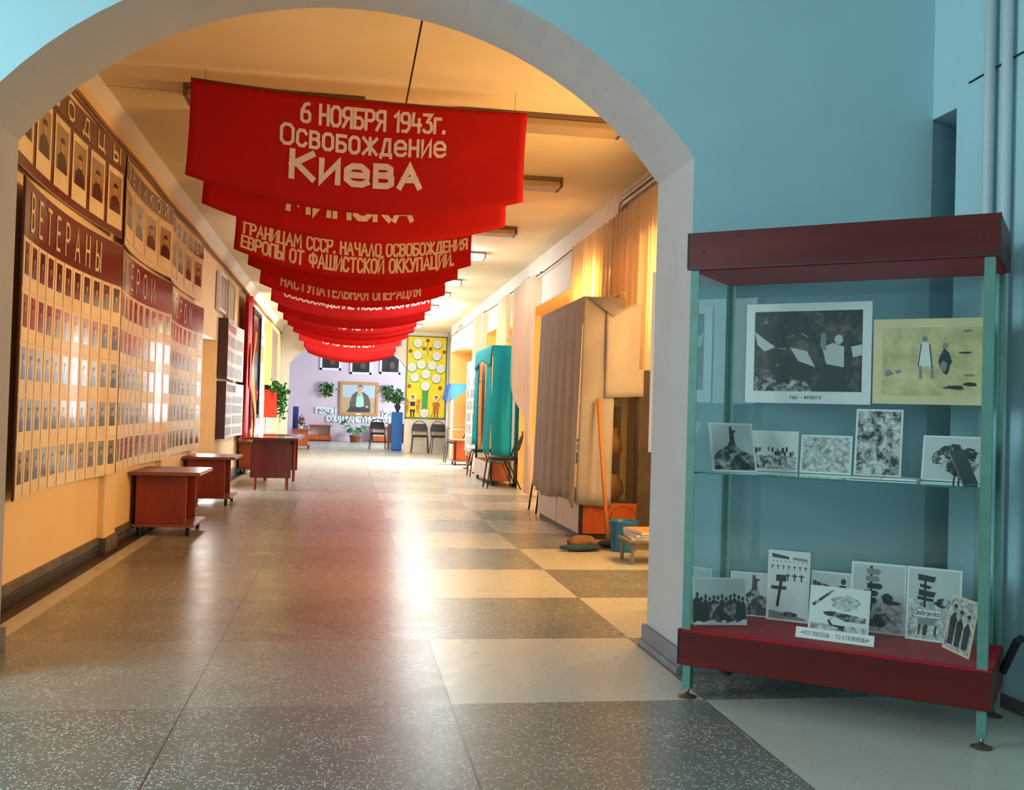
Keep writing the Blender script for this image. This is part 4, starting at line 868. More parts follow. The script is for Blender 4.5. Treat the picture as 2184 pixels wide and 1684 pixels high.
def saint(cx, wings):
    b = MB(); Q = lambda x, z: q(cx+x, z); y = -.0225
    if wings:
        for s in (-1, 1): b.flat([Q(s*50, 1330), Q(s*110, 1255), Q(s*145, 1280), Q(s*130, 1400), Q(s*100, 1540), Q(s*70, 1420)], y, M_OCHRE)
    c = Q(0, 1240); b.ell(c[0], c[1], .095, .1, y-.0003, mat('pale_halo', (250, 232, 150), .6), 18)
    body = M_OCHRE if not wings else M_YEL
    b.flat([Q(-60, 1400), Q(-75, 1340), Q(-30, 1305), Q(30, 1305), Q(75, 1340), Q(60, 1400), Q(50, 1490), Q(-50, 1490)], y-.0006, body)
    if wings:
        b.flat([Q(-40, 1390), Q(-45, 1310), Q(45, 1310), Q(40, 1390)], y-.0009, M_INK); b.flat([Q(-50, 1490), Q(-55, 1450), Q(55, 1450), Q(50, 1490)], y-.0009, M_INK)
        for s in (-1, 1): b.flat([Q(s*40, 1330), Q(s*105, 1330), Q(s*110, 1355), Q(s*40, 1375)], y-.0008, M_SKIN)
    for s in (-1, 1): b.flat([Q(s*8, 1490), Q(s*42, 1490), Q(s*36, 1600), Q(s*14, 1600)], y-.0006, M_INK if wings else mat('painted_brown', (150, 92, 50), .6))
    c = Q(0, 1245); b.ell(c[0], c[1], .042, .055, y-.0012, M_SKIN, 14); c = Q(0, 1222); b.ell(c[0], c[1], .044, .036, y-.0015, mat('painted_hair', (90, 70, 50), .6), 12); c = Q(0, 1250); b.ell(c[0], c[1], .032, .04, y-.0018, M_SKIN, 12)
    if not wings: b.flat([Q(-105, 1585), Q(-98, 1590), Q(98, 1185), Q(92, 1180)], y-.002, M_INK)
    b.build('painted_figure', t)
saint(262, True); saint(705, False)

# ------------------------------------------------------------------ lilac room
for x0, x1, zb, l in ((-.95, -.24, 2.43, 'left of three dark pictures in white frames on the lilac wall'), (.07, .80, 2.32, 'middle of three dark pictures in white frames on the lilac wall'), (1.08, 1.80, 2.36, 'right of three dark pictures in white frames on the lilac wall')):
    t = thing('framed_picture', l, 'picture', (x0, YP-.002, 0), 0, 'dark pictures on the lilac wall'); w_ = x1-x0
    b = MB(); fw = .07
    for a in ((0, w_, zb, zb+fw), (0, w_, 3.15-fw, 3.15), (0, fw, zb, 3.15), (w_-fw, w_, zb, 3.15)): b.box(a[0], a[1], -.05, 0, a[2], a[3], M_FRAMEW)
    b.build('frame', t)
    b = MB(); b.box(fw, w_-fw, -.03, 0, zb+fw, 3.15-fw, M_DARKPIC); b.blob(w_*.6, zb+.3, .1, .15, -.031, mat('dim_figure', (96, 84, 70), .4)); b.build('picture', t)
t = thing('oil_painting', 'gilt framed painting of a seated man in an open jacket', 'painting', (-.26, YP-.002, 0)); w_ = 1.33; z0, z1 = .89, 2.05; fw = .1
b = MB()
for a in ((0, w_, z0, z0+fw), (0, w_, z1-fw, z1), (0, fw, z0+fw, z1-fw), (w_-fw, w_, z0+fw, z1-fw)): b.box(a[0], a[1], -.07, 0, a[2], a[3], M_FRAMEG)
b.build('frame', t, bevel=.01)
b = MB(); b.box(fw, w_-fw, -.04, 0, z0+fw, z1-fw, M_PSKY); b.flat([(fw, z0+fw), (w_-fw, z0+fw), (w_-fw, 1.5), (w_*.6, 1.56), (w_*.25, 1.5), (fw, 1.54)], -.041, M_PFIELD)
b.flat([(.25, z0+fw+.02), (1.05, z0+fw+.02), (1.06, 1.2), (.98, 1.28), (.4, 1.24)], -.043, M_TROUS)
b.flat([(.36, 1.2), (.34, 1.3), (.44, 1.62), (.58, 1.72), (.82, 1.7), (.98, 1.58), (1.07, 1.3), (1.02, 1.12), (.92, 1.2)], -.044, M_JACKET)
b.flat([(.56, 1.2), (.58, 1.5), (.62, 1.66), (.68, 1.55), (.76, 1.66), (.82, 1.5), (.84, 1.22), (.7, 1.18)], -.045, M_SHIRT)
b.flat([(.62, 1.66), (.7, 1.58), (.77, 1.66), (.75, 1.74), (.64, 1.74)], -.0455, M_SKIN); b.ell(.7, 1.83, .085, .11, -.046, M_SKIN, 16)
b.flat([(.61, 1.84), (.62, 1.92), (.7, 1.955), (.78, 1.92), (.79, 1.84), (.75, 1.89), (.65, 1.89)], -.0465, M_JACKET); b.ell(.94, 1.2, .05, .04, -.046, M_SKIN, 10)
b.ell(.67, 1.84, .01, .008, -.047, M_TROUS, 6); b.ell(.73, 1.84, .01, .008, -.047, M_TROUS, 6); b.flat([(.67, 1.775), (.73, 1.775), (.73, 1.785), (.67, 1.785)], -.047, M_TROUS)
b.build('canvas', t)
b = MB(); b.box(.56, .76, -.074, -.0705, z0+.03, z0+.075, M_PAPER); b.build('name_plate', t)
def relief(s, x0, x1, zb, h, l):
    b = MB(); text(b, s, x0, x1, zb, h, lambda x, z: (x, 0, z), .045, M_SIGNW, gap=.2)
    o = b.build('wall_lettering', loc=(0, YP-.03, 0), solid=.05); tag(o, l, 'lettering', 'white words on the lilac wall')
relief('ГЕРОИ', -1.03, -.37, .95, .17, 'white relief word ГЕРОИ left of the painting'); relief('ТРУДА', 1.17, 1.85, .9, .17, 'white relief word ТРУДА right of the painting')
relief('СОЦИАЛИСТИЧЕСКОГО', -.66, 1.75, .68, .17, 'long white relief word below the painting')
def leaves(b, n, c, r, size, ms, hang=0):
    for i in range(n):
        p = Vector((random.gauss(0, .45), random.gauss(0, .45), random.gauss(0, .45))); p = Vector((c[0]+p.x*r[0], c[1]+p.y*r[1], c[2]+p.z*r[2]))
        if hang and i % 3 == 0: p.z -= abs(random.gauss(0, .6))*hang; p.x += random.uniform(-.02, .05)
        d = Vector((random.uniform(-1, 1), random.uniform(-1, .3), random.uniform(-1, .6))).normalized(); sd = d.cross(Vector((random.uniform(-1, 1), 1, random.uniform(-1, 1)))).normalized(); s = size*random.uniform(.6, 1.3)
        m = random.choice(ms); n_ = d.cross(sd)*s*.15
        b.add([p, p+d*s*.45+sd*s*.38+n_, p+d*s, p+d*s*.45-sd*s*.38+n_, p+d*s*.5-n_], [(0, 4, 1), (1, 4, 2), (2, 4, 3), (3, 4, 0)], m)
for x, z, l in ((-.67, 1.72, 'trailing green plant in a wall pot left of the painting'), (1.38, 1.70, 'trailing green plant in a wall pot right of the painting')):
    t = thing('wall_plant', l, 'plant', (x, YP, 0), 0, 'wall plants by the painting')
    b = MB(); b.lathe([(0, 0), (.07, 0), (.1, .16), (.09, .16), (0, .14)], M_TERRA, 14, (0, -.11, z-.12)); b.build('pot', t, smooth=True)
    b = MB(); leaves(b, 120, (0, -.15, z+.1), (.22, .1, .2), .11, M_LEAF[:3], .28); o = b.build('foliage', t)
t = thing('open_box', 'low open fronted wooden box against the lilac wall, left one', 'box', (-.88, YP-.3, 0), 0, 'low boxes by the lilac wall')
for nm, a, m in (('top', (-.38, .38, -.2, .2, .5, .54), M_WOODR), ('base', (-.38, .38, -.2, .2, .04, .2), M_WOODO), ('back_panel', (-.35, .35, .18, .2, .2, .5), M_PALE), ('side_panel', (-.38, -.35, -.2, .2, .2, .5), M_PALE), ('side_panel', (.35, .38, -.2, .2, .2, .5), M_PALE), ('plinth', (-.36, .36, -.18, .18, 0, .04), M_EDGE)):
    b = MB(); b.box(*a, m); b.build(nm, t, bevel=.004)
dup(t, (1.3, YP-.3, 0), 0, 'low wooden box against the lilac wall behind the chair in the arch')
t = thing('potted_monstera', 'big leaved houseplant in a clay pot on the floor below the painting', 'plant', (.31, 34.5, 0))
b = MB(); b.lathe([(0, 0), (.15, 0), (.19, .2), (.2, .2), (.2, .24), (.17, .24), (.16, .2), (0, .2)], M_TERRA, 20); b.build('pot', t, smooth=True)
for i in range(13):
    a = i*2.4; ln = .25+.3*random.random(); h = .35+.45*random.random(); tip = Vector((math.cos(a)*ln, math.sin(a)*ln*.7, h))
    if i == 0: tip = Vector((-.5, 0, .62))
    b = MB(); b.tube([(0, 0, .2), (tip.x*.5, tip.y*.5, h*.75), tuple(tip)], .008, M_LEAF[2], 5)
    d = Vector((math.cos(a), -.4, -.5)).normalized(); sd = Vector((-math.sin(a), math.cos(a), .1)).normalized(); s = .17+.08*random.random()
    out = [tip+d*s*u+sd*s*v for u, v in ((0, 0), (-.1, .35), (.2, .5), (.3, .3), (.45, .48), (.55, .25), (.75, .33), (1, 0), (.75, -.33), (.55, -.25), (.45, -.48), (.3, -.3), (.2, -.5), (-.1, -.35))]
    b.add(out, [tuple(range(14))], random.choice((M_LEAF[3], M_LEAF[3], M_LEAF[1]))); b.build('leaf', t)
t = thing('pedestal', 'tall blue square pedestal in the end arch', 'pedestal', (1.37, 27.85, 0))
b = MB(); b.box(-.15, .15, -.15, .15, .03, 1.06, M_BLUEP); b.build('body', t, bevel=.006)
b = MB(); b.box(-.14, .14, -.14, .14, 0, .03, M_NAVY); b.build('foot', t)
t = thing('potted_plant', 'bushy green plant in a dark vase on the blue pedestal', 'plant', (1.38, 27.85, 1.061))
b = MB(); b.lathe([(0, 0), (.05, 0), (.04, .03), (.085, .12), (.09, .17), (.05, .22), (.06, .24), (.045, .22), (0, .2)], mat('dark_vase', (54, 36, 66), .2), 18); b.build('vase', t, smooth=True)
b = MB(); leaves(b, 130, (-.02, -.02, .4), (.24, .2, .2), .1, M_LEAF[:3]); b.build('foliage', t)
t = thing('side_table', 'dark table standing behind the blue pedestal', 'table', (1.5, 28.5, 0))
b = MB(); b.box(-.35, .35, -.3, .3, .72, .75, M_PAPER); b.build('top', t, bevel=.003)
for x in (-.31, .31):
    for y in (-.26, .26): b = MB(); b.box(x-.025, x+.025, y-.025, y+.025, 0, .72, mat('table_leg_brown', (150, 112, 88), .5)); b.build('leg', t)
b = MB(); b.box(-.28, .28, -.25, -.23, .2, .72, M_WOODM); b.build('front_panel', t)
b = MB(); b.box(-.075, .075, -.02, .02, 0, .6, M_NAVY); tag(b.build('upright_board', loc=(-1.37, 28.1, .531), bevel=.003), 'narrow deep blue upright board on the wheeled stand in the end arch', 'board')
t = thing('potted_plant', 'small reddish leaved plant beside the deep blue board', 'plant', (-1.2, 27.75, .531))
b = MB(); b.lathe([(0, 0), (.04, 0), (.055, .08), (.045, .08), (0, .07)], M_PAPER, 12); b.build('pot', t, smooth=True)
b = MB(); leaves(b, 50, (0, 0, .19), (.09, .07, .17), .07, [mat('red_leaf', (120, 60, 64), .6), M_LEAF[1]]); b.build('foliage', t)
t = thing('wall_planter', 'red box planter with trailing ivy on the left wall near the end', 'planter', (-1.6, 22.15, 0))
b = MB(); b.box(-.135, .12, -.14, .14, .87, 1.47, M_REDBOX); b.build('box', t, bevel=.006)
b = MB(); leaves(b, 190, (.1, -.05, 1.5), (.22, .14, .13), .1, M_LEAF[:3], .1); leaves(b, 150, (.22, -.02, 1.15), (.08, .1, .36), .08, M_LEAF[:3]); b.build('foliage', t)
b = MB(); b.tube([(XL+.03, 22.2, .86), (XL+.02, 22.2, .12)], .01, M_CABLE, 6); tag(b.build('cable', smooth=True), 'thin vertical cable on the left wall below the red planter', 'cable')
# ------------------------------------------------------------------ near hall: pipes and wire
for y, l in ((3.70, 'white vertical pipe on the right wall, the one nearer the recess'), (3.59, 'white vertical pipe on the right wall, the one nearer the camera')):
    b = MB(); b.tube([(XH-.032, y, .0), (XH-.032, y, 3.595)], .021, M_PIPE, 12); tag(b.build('riser_pipe', smooth=True), l, 'pipe', 'right wall risers')
b = MB(); b.tube([(XH-.004, 3.88-.3*i, 2.54+.01*math.sin(i)) for i in range(8)], .004, M_INK, 6); tag(b.build('wire', smooth=True), 'thin black wire along the right wall behind the two pipes', 'wire')

# ------------------------------------------------------------------ glass showcase
SO = Vector((1.337, 3.778, 0)); SU = Vector((.77413, -.63303, 0)); SV = Vector((.63303, .77413, 0)); SA = math.atan2(-.63303, .77413)
t = thing('glass_showcase', 'tall glass showcase with red brown top and base boxes in the foreground', 'showcase', tuple(SO), SA)
UW, VD = 1.045, .44
b = MB(); b.box(-.03, 1.078, -.022, VD+.012, 1.668, 1.81, M_WOODM); b.build('top_box', t, bevel=.003)
b = MB(); b.box(-.012, 1.06, -.004, VD+.008, 1.662, 1.668, M_CRIMSON); b.build('top_lining', t)
for a in ((-.0315, -.0265, 1.672, 1.81), (1.0745, 1.0795, 1.672, 1.81), (-.0315, -.0265, .131, .268), (1.0745, 1.0795, .131, .268), (-.03, 1.078, 1.664, 1.671)):
    b = MB(); b.box(a[0], a[1], -.024, -.018, a[2], a[3], M_EDGE); b.build('edge_strip', t)
b = MB(); b.box(-.03, 1.078, -.022, VD+.012, .131, .262, M_WOODM); b.build('base_box', t, bevel=.003)
b = MB(); b.box(-.026, 1.074, -.018, VD+.01, .262, .268, M_CRIMSON); b.build('felt_floor', t)
for x in (0, UW):
    for y in (0, VD):
        b = MB(); s = .017
        b.box(x-s, x+s, y-s if y == 0 else y+s-.004, y-s+.004 if y == 0 else y+s, .268, 1.662, M_TEALF)
        b.box(x-s if x == 0 else x+s-.004, x-s+.004 if x == 0 else x+s, y-s+.004 if y == 0 else y-s, y+s if y == 0 else y+s-.004, .268, 1.662, M_TEALF)
        b.build('post', t)
        b = MB(); b.box(x-.016, x+.016, y-.002+.0, y+.03, .035, .131, M_TEALF); b.build('leg', t, bevel=.002)
        b = MB(); b.lathe([(0, .012), (.012, .012), (.034, .004), (.036, 0), (0, 0)], M_RUST, 18, (x, y+.014, 0)); b.tube([(x, y+.014, .01), (x, y+.014, .04)], .008, M_STEEL, 8); b.build('foot', t, smooth=True)
gm = MATS['showcase_glass']
for nm, a in (('front_glass', (.019, UW-.019, -.006, -.001, .269, 1.661)), ('back_glass', (.019, UW-.019, VD+.001, VD+.006, .269, 1.661)), ('side_glass', (-.006, -.001, .02, VD-.02, .269, 1.661)), ('side_glass', (UW+.001, UW+.006, .02, VD-.02, .269, 1.661))):
    b = MB(); b.box(*a, gm); b.build(nm, t)
b = MB(); b.box(.006, UW-.006, .006, VD-.006, .872, .879, glass_mat('shelf_glass', (.82, .93, .92), 1.6)); b.box(.006, UW-.006, .003, .006, .872, .879, M_GEDGE); b.build('glass_shelf', t)
b = MB(); b.tube([(1.085, .30, .20), (1.1, .30, .24), (1.135, .24, .33), (1.15, .22, .345)], .014, M_RUBBER, 8); b.build('strap_handle', t, smooth=True)
for x in (.03, 1.02):
    b = MB(); b.tube([(x, -.0225, 1.735), (x, -.026, 1.735)], .006, M_EDGE, 10); b.build('screw', t)

def card(name, label, cat, u, v, z, w, h, yaw, lean, draw, grp, base=M_PHOTOW, bd=.008, th=.003):
    p = SO+SU*u+SV*v
    b = MB(); b.box(0, w, 0, th, 0, h, base); draw(b, bd, w-bd, bd, h-bd, -.0006)
    b.box(w*.45, w*.55, th, th+.002, 0, h*.7, M_TAUPE)
    o = b.build(name, loc=(p.x, p.y, z+.001), rz=SA+yaw, rx=-lean)
    return tag(o, label, cat, grp)
R = random.uniform
def d_hill(b, x0, x1, z0, z1, y):
    b.rect(x0, x1, z0, z1, y, M_LTP); w = x1-x0; h = z1-z0
    b.flat([(x0, z0), (x1, z0), (x1, z0+h*.3), (x0+w*.8, z0+h*.4), (x0+w*.62, z0+h*.5), (x0+w*.5, z0+h*.72), (x0+w*.36, z0+h*.52), (x0+w*.15, z0+h*.42), (x0, z0+h*.28)], y-.0004, BW[2])
    b.flat([(x0+w*.44, z0+h*.6), (x0+w*.56, z0+h*.6), (x0+w*.55, z0+h*.8), (x0+w*.62, z0+h*.86), (x0+w*.52, z0+h*.88), (x0+w*.5, z0+h*.97), (x0+w*.45, z0+h*.95)], y-.0008, M_DKP)
def d_plain(k):
    def f(b, x0, x1, z0, z1, y): b.rect(x0, x1, z0, z1, y, BW[k])
    return f
def d_field(b, x0, x1, z0, z1, y):
    w = x1-x0; h = z1-z0; b.rect(x0, x1, z0, z1, y, M_PHOTOW); b.rect(x0, x1, z0+h*.02, z0+h*.38, y-.0003, BW[1])
    for i in range(22): b.blob(R(x0+.01, x1-.01), z0+h*R(.42, .56), w*.03, h*.09, y-.0006, random.choice((M_DKP, M_DKP, M_GREYP)), 8)
def d_crowd(b, x0, x1, z0, z1, y):
    w = x1-x0; h = z1-z0; b.rect(x0, x1, z0, z1, y, M_LTP); b.rect(x0, x1, z0, z0+h*.1, y-.0003, M_PHOTOW)
    for i in range(12):
        x = x0+w*(.05+.9*i/11); t_ = h*R(.48, .62); k = .06 if i % 4 else .09
        b.flat([(x-w*k, z0+h*R(.0, .12)), (x+w*k, z0+h*R(0, .12)), (x+w*k*.9, z0+t_*.85), (x, z0+t_), (x-w*k*.9, z0+t_*.85)], y-.0005-.0001*i, random.choice((M_DKP, BW[2], M_INK)))
        b.ell(x, z0+t_+h*.04, w*.028, h*.05, y-.002, M_DKP, 8)
def d_smoke(b, x0, x1, z0, z1, y):
    w = x1-x0; h = z1-z0; b.rect(x0, x1, z0, z1, y, M_LTP)
    for cx, cz, rx, rz in ((.45, .55, .3, .33), (.62, .35, .3, .3), (.28, .5, .18, .2), (.72, .62, .18, .16), (.5, .75, .14, .12)): b.blob(x0+w*cx, z0+h*cz, w*rx, h*rz, y-.0004-R(0, .0003), BW[2], 22, .3)
    for i in range(6): b.blob(x0+w*R(.25, .7), z0+h*R(.3, .6), w*.06, h*.05, y-.001, M_LTP, 10)
def d_crosses(b, x0, x1, z0, z1, y):
    w = x1-x0; h = z1-z0; b.rect(x0, x1, z0, z1, y, M_PHOTOW)
    def cr(cx, cz, s, m, dz=0): b.rect(cx-s*.12, cx+s*.12, cz-s*.8, cz+s*.6, y-.0005-dz, m); b.rect(cx-s*.5, cx+s*.5, cz+s*.08, cz+s*.3, y-.0006-dz, m)
    b.flat([(x0+w*.05, z1-h*.02), (x0+w*.5, z1-h*.06), (x0+w*.5, z1-h*.1), (x0+w*.05, z1-h*.08)], y-.0004, M_DKP); b.flat([(x0+w*.6, z1-h*.06), (x0+w*.98, z1-h*.08), (x0+w*.98, z1-h*.12), (x0+w*.6, z1-h*.1)], y-.0004, M_GREYP)
    for i in range(9): cr(x0+w*(.08+.11*i), z1-h*.14, w*.05, M_GREYP)
    for i in range(7): cr(x0+w*(.07+.145*i), z1-h*.22, w*.085, M_DKP)
    for i in range(3): cr(x0+w*(.48+.18*i), z1-h*.36, w*.14, M_DKP, .0003)
    b.flat([(x0+w*.2, z0+h*.18), (x0+w*.27, z0+h*.18), (x0+w*.36, z0+h*.6), (x0+w*.28, z0+h*.6)], y-.001, M_INK); b.rect(x0+w*.18, x0+w*.44, z0+h*.56, z0+h*.66, y-.0012, M_INK); b.rect(x0+w*.06, x0+w*.46, z0+h*.44, z0+h*.49, y-.0013, M_INK)
    b.flat([(x0+w*.02, z0), (x0+w*.02, z0+h*.12), (x0+w*.3, z0+h*.1), (x0+w*.98, z0+h*.03), (x0+w*.98, z0)], y-.0004, M_GREYP); b.blob(x0+w*.55, z0+h*.08, w*.3, h*.045, y-.0014, BW[2], 16)
def d_guard(b, x0, x1, z0, z1, y):
    w = x1-x0; h = z1-z0; b.rect(x0, x1, z0, z1, y, M_LTP); b.flat([(x0, z0+h*.5), (x0+w*.55, z0+h*.5), (x0+w*.5, z0+h*.75), (x0, z0+h*.85)], y-.0004, BW[2])
    b.rect(x0, x1, z0, z0+h*.5, y-.0003, M_GREYP); b.flat([(x0+w*.7, z0+h*.35), (x0+w*.9, z0+h*.35), (x0+w*.9, z0+h*.78), (x0+w*.72, z0+h*.78)], y-.0006, M_DKP); b.ell(x0+w*.83, z0+h*.86, w*.07, h*.06, y-.0007, M_INK, 10)
    for i in range(5): b.blob(x0+w*(.1+.13*i), z0+h*.4, w*.07, h*.12, y-.0008, M_DKP, 10)
def d_signs(b, x0, x1, z0, z1, y):
    w = x1-x0; h = z1-z0; b.rect(x0, x1, z0, z1, y, M_LTP); b.rect(x0, x1, z0, z0+h*.42, y-.0003, BW[3])
    b.rect(x0+w*.33, x0+w*.38, z0+h*.3, z0+h*.98, y-.0006, M_DKP)
    for i, (a, c) in enumerate(((.26, .5), (.25, .48), (.28, .54), (.22, .46), (.14, .44))): b.flat([(x0+w*a, z1-h*(.14+.11*i)), (x0+w*c, z1-h*(.15+.11*i)), (x0+w*(c+.05), z1-h*(.1+.11*i)), (x0+w*c, z1-h*(.06+.11*i)), (x0+w*a, z1-h*(.06+.11*i))], y-.0009, M_GREYP if i < 2 else M_DKP)
    b.blob(x0+w*.68, z0+h*.5, w*.14, h*.1, y-.0007, M_DKP, 12); b.blob(x0+w*.78, z0+h*.44, w*.2, h*.04, y-.0008, M_DKP, 12)
    b.blob(x0+w*.45, z0+h*.16, w*.4, h*.14, y-.0006, BW[2], 18)
def d_dmit(b, x0, x1, z0, z1, y):
    w = x1-x0; h = z1-z0; b.rect(x0, x1, z0, z1, y, M_LTP); b.rect(x0, x1, z0+h*.5, z0+h*.56, y-.0003, BW[3]); b.rect(x0, x1, z0, z0+h*.5, y-.0003, BW[3])
    for a in ((.18, .5, .84, .93), (.22, .42, .74, .79), (.2, .5, .62, .71), (.18, .48, .56, .61)): b.flat([(x0+w*a[0], z0+h*a[2]), (x0+w*a[1], z0+h*(a[2]-.02)), (x0+w*(a[1]+.04), z0+h*(a[3]-.03)), (x0+w*a[0], z0+h*a[3])], y-.0007, M_DKP)
    b.rect(x0+w*.3, x0+w*.35, z0+h*.45, z0+h*.9, y-.0006, M_DKP); b.blob(x0+w*.72, z0+h*.53, w*.26, h*.08, y-.0006, BW[2], 14)
    b.rect(x0+w*.1, x0+w*.66, z0+h*.30, z0+h*.43, y-.001, M_DKP); b.rect(x0+w*.11, x0+w*.65, z0+h*.306, z0+h*.424, y-.0012, M_PHOTOW)
    text(b, 'Dmitrijewka', x0+w*.14, x0+w*.62, z0+h*.335, h*.075, lambda x, z: (x, y-.0015, z), .0022, M_INK, gap=.16)
    b.rect(x0+w*.2, x0+w*.55, z0+h*.2, z0+h*.29, y-.0009, M_GREYP)
    for a in (.2, .3, .34, .52): b.flat([(x0+w*a, z0+h*.05), (x0+w*(a+.04), z0+h*.05), (x0+w*(a+.06), z0+h*.2), (x0+w*(a+.02), z0+h*.2)], y-.001, M_DKP)
def d_lying(b, x0, x1, z0, z1, y):
    w = x1-x0; h = z1-z0; b.rect(x0, x1, z0, z1, y, M_PHOTOW); b.blob(x0+w*.6, z0+h*.7, w*.3, h*.22, y-.0003, BW[3], 18); b.rect(x0, x1, z0, z0+h*.2, y-.0002, BW[3])
    b.flat([(x0, z0+h*.62), (x0+w*.36, z0+h*.98), (x0+w*.42, z0+h*.98), (x0+w*.05, z0+h*.58)], y-.0006, BW[2])
    b.blob(x0+w*.36, z0+h*.44, w*.16, h*.07, y-.0008, M_DKP, 12); b.flat([(x0+w*.4, z0+h*.5), (x0+w*.98, z0+h*.42), (x0+w*.98, z0+h*.3), (x0+w*.6, z0+h*.3), (x0+w*.42, z0+h*.4)], y-.001, BW[2])
    b.flat([(x0+w*.34, z0+h*.3), (x0+w*.4, z0+h*.2), (x0+w*.62, z0+h*.2), (x0+w*.6, z0+h*.08), (x0+w*.52, z0+h*.1), (x0+w*.5, z0+h*.15), (x0+w*.36, z0+h*.18), (x0+w*.3, z0+h*.28), (x0+w*.45, z0+h*.42)], y-.0012, M_DKP)
def d_men(b, x0, x1, z0, z1, y):
    w = x1-x0; h = z1-z0; b.rect(x0, x1, z0, z1, y, BW[3])
    for cx, hh in ((.22, .8), (.5, .72), (.8, .68)):
        b.flat([(x0+w*(cx-.1), z0+h*.08), (x0+w*(cx+.1), z0+h*.08), (x0+w*(cx+.13), z0+h*(hh-.2)), (x0+w*cx, z0+h*(hh-.08)), (x0+w*(cx-.13), z0+h*(hh-.2))], y-.0006, M_DKP); b.ell(x0+w*cx, z0+h*hh, w*.07, h*.06, y-.0008, M_GREYP, 10); b.ell(x0+w*cx, z0+h*(hh+.04), w*.075, h*.035, y-.001, M_INK, 10)
PH = 'war photographs in the glass showcase'; ZS = .880; ZF = .269
card('photo_print', 'photo of a dark mound, tilted at the left end of the glass shelf', 'photograph', .068, .055, ZS, .175, .215, .55, .48, d_hill, PH)
card('photo_print', 'pale photo of people in a field, right of the tilted mound photo', 'photograph', .125, .30, ZS, .205, .165, .12, .12, d_field, PH)
card('photo_print', 'washed out grey crowd photo in the middle of the glass shelf', 'photograph', .335, .33, ZS, .2, .155, 0, .15, d_plain(3), PH)
card('photo_print', 'tall shiny photo of dense rubble on the glass shelf', 'photograph', .545, .33, ZS, .175, .265, .02, .16, d_plain(0), PH)
card('photo_print', 'photo of a dark smoking heap near the right end of the glass shelf', 'photograph', .80, .27, ZS, .225, .17, -.1, .2, d_smoke, PH, bd=.006)
p = SO+SU*.66+SV*.17
b = MB(); b.box(-.12, .12, -.075, .075, 0, .004, M_PAPER); b.box(-.118, -.002, -.073, .073, .004, .007, M_LTP); b.box(.002, .118, -.073, .073, .004, .0065, M_PAPER)
tag(b.build('booklet', loc=(p.x+.03, p.y, ZS+.001), rz=SA+.05), 'open pale booklet lying flat at the front of the glass shelf', 'booklet')
p = SO+SU*.965+SV*.09
b = MB(); b.box(0, .12, 0, .004, 0, .13, M_DKP); o = b.build('easel_card', loc=(p.x, p.y, ZS+.001), rz=SA+1.25, rx=-.42); tag(o, 'dark card on an easel strut at the right end of the glass shelf', 'card')
b = MB(); b.tube([(.04, .006, .09), (.04, .055, .012), (.08, .055, .012), (.08, .006, .09)], .003, M_INK, 6); b.build('strut', o)
card('photo_print', 'photo of a standing crowd at the left front of the red felt floor', 'photograph', -.0, .075, ZF, .215, .185, .62, .18, d_crowd, PH, bd=.004)
card('photo_print', 'pale topped photo behind the crowd photo at the left of the felt floor', 'photograph', .045, .38, ZF, .2, .18, .2, .12, d_hill, PH, bd=.004)
card('photo_print', 'tall photo of many grave crosses with one big dark cross', 'photograph', .20, .375, ZF, .17, .285, .05, .1, d_crosses, PH)
card('photo_print', 'photo with a standing soldier, right of the grave crosses photo', 'photograph', .372, .395, ZF, .16, .215, .03, .1, d_guard, PH)
card('photo_print', 'photo of a signpost with many plates at the back of the felt floor', 'photograph', .535, .37, ZF, .205, .27, .04, .1, d_signs, PH)
card('photo_print', 'photo showing a place sign reading Dmitrijewka', 'photograph', .745, .345, ZF, .195, .275, -.04, .1, d_dmit, PH)
card('photo_print', 'photo of a body lying in the snow, standing at the front of the felt floor', 'photograph', .41, .21, ZF, .225, .185, .0, .22, d_lying, PH)
card('photo_print', 'photo of three men in coats at the right front corner of the felt floor', 'photograph', .885, .27, ZF, .19, .2, -.98, .18, d_men, PH, base=M_SEPIA)
p = SO+SU*.39+SV*.105
b = MB(); b.box(0, .285, 0, .002, 0, .04, M_PAPER); b.box(0, .285, .002, .05, 0, .0015, M_PAPER); text(b, '«ЧТО ПОСЕЕШЬ - ТО И ПОЖНЁШЬ!»', .02, .265, .013, .014, lambda x, z: (x, -.0008, z), .0014, M_INK, gap=.2)
tag(b.build('caption_card', loc=(p.x, p.y, ZF+.001), rz=SA, rx=-.25), 'folded white caption strip with a proverb on the red felt', 'caption card')
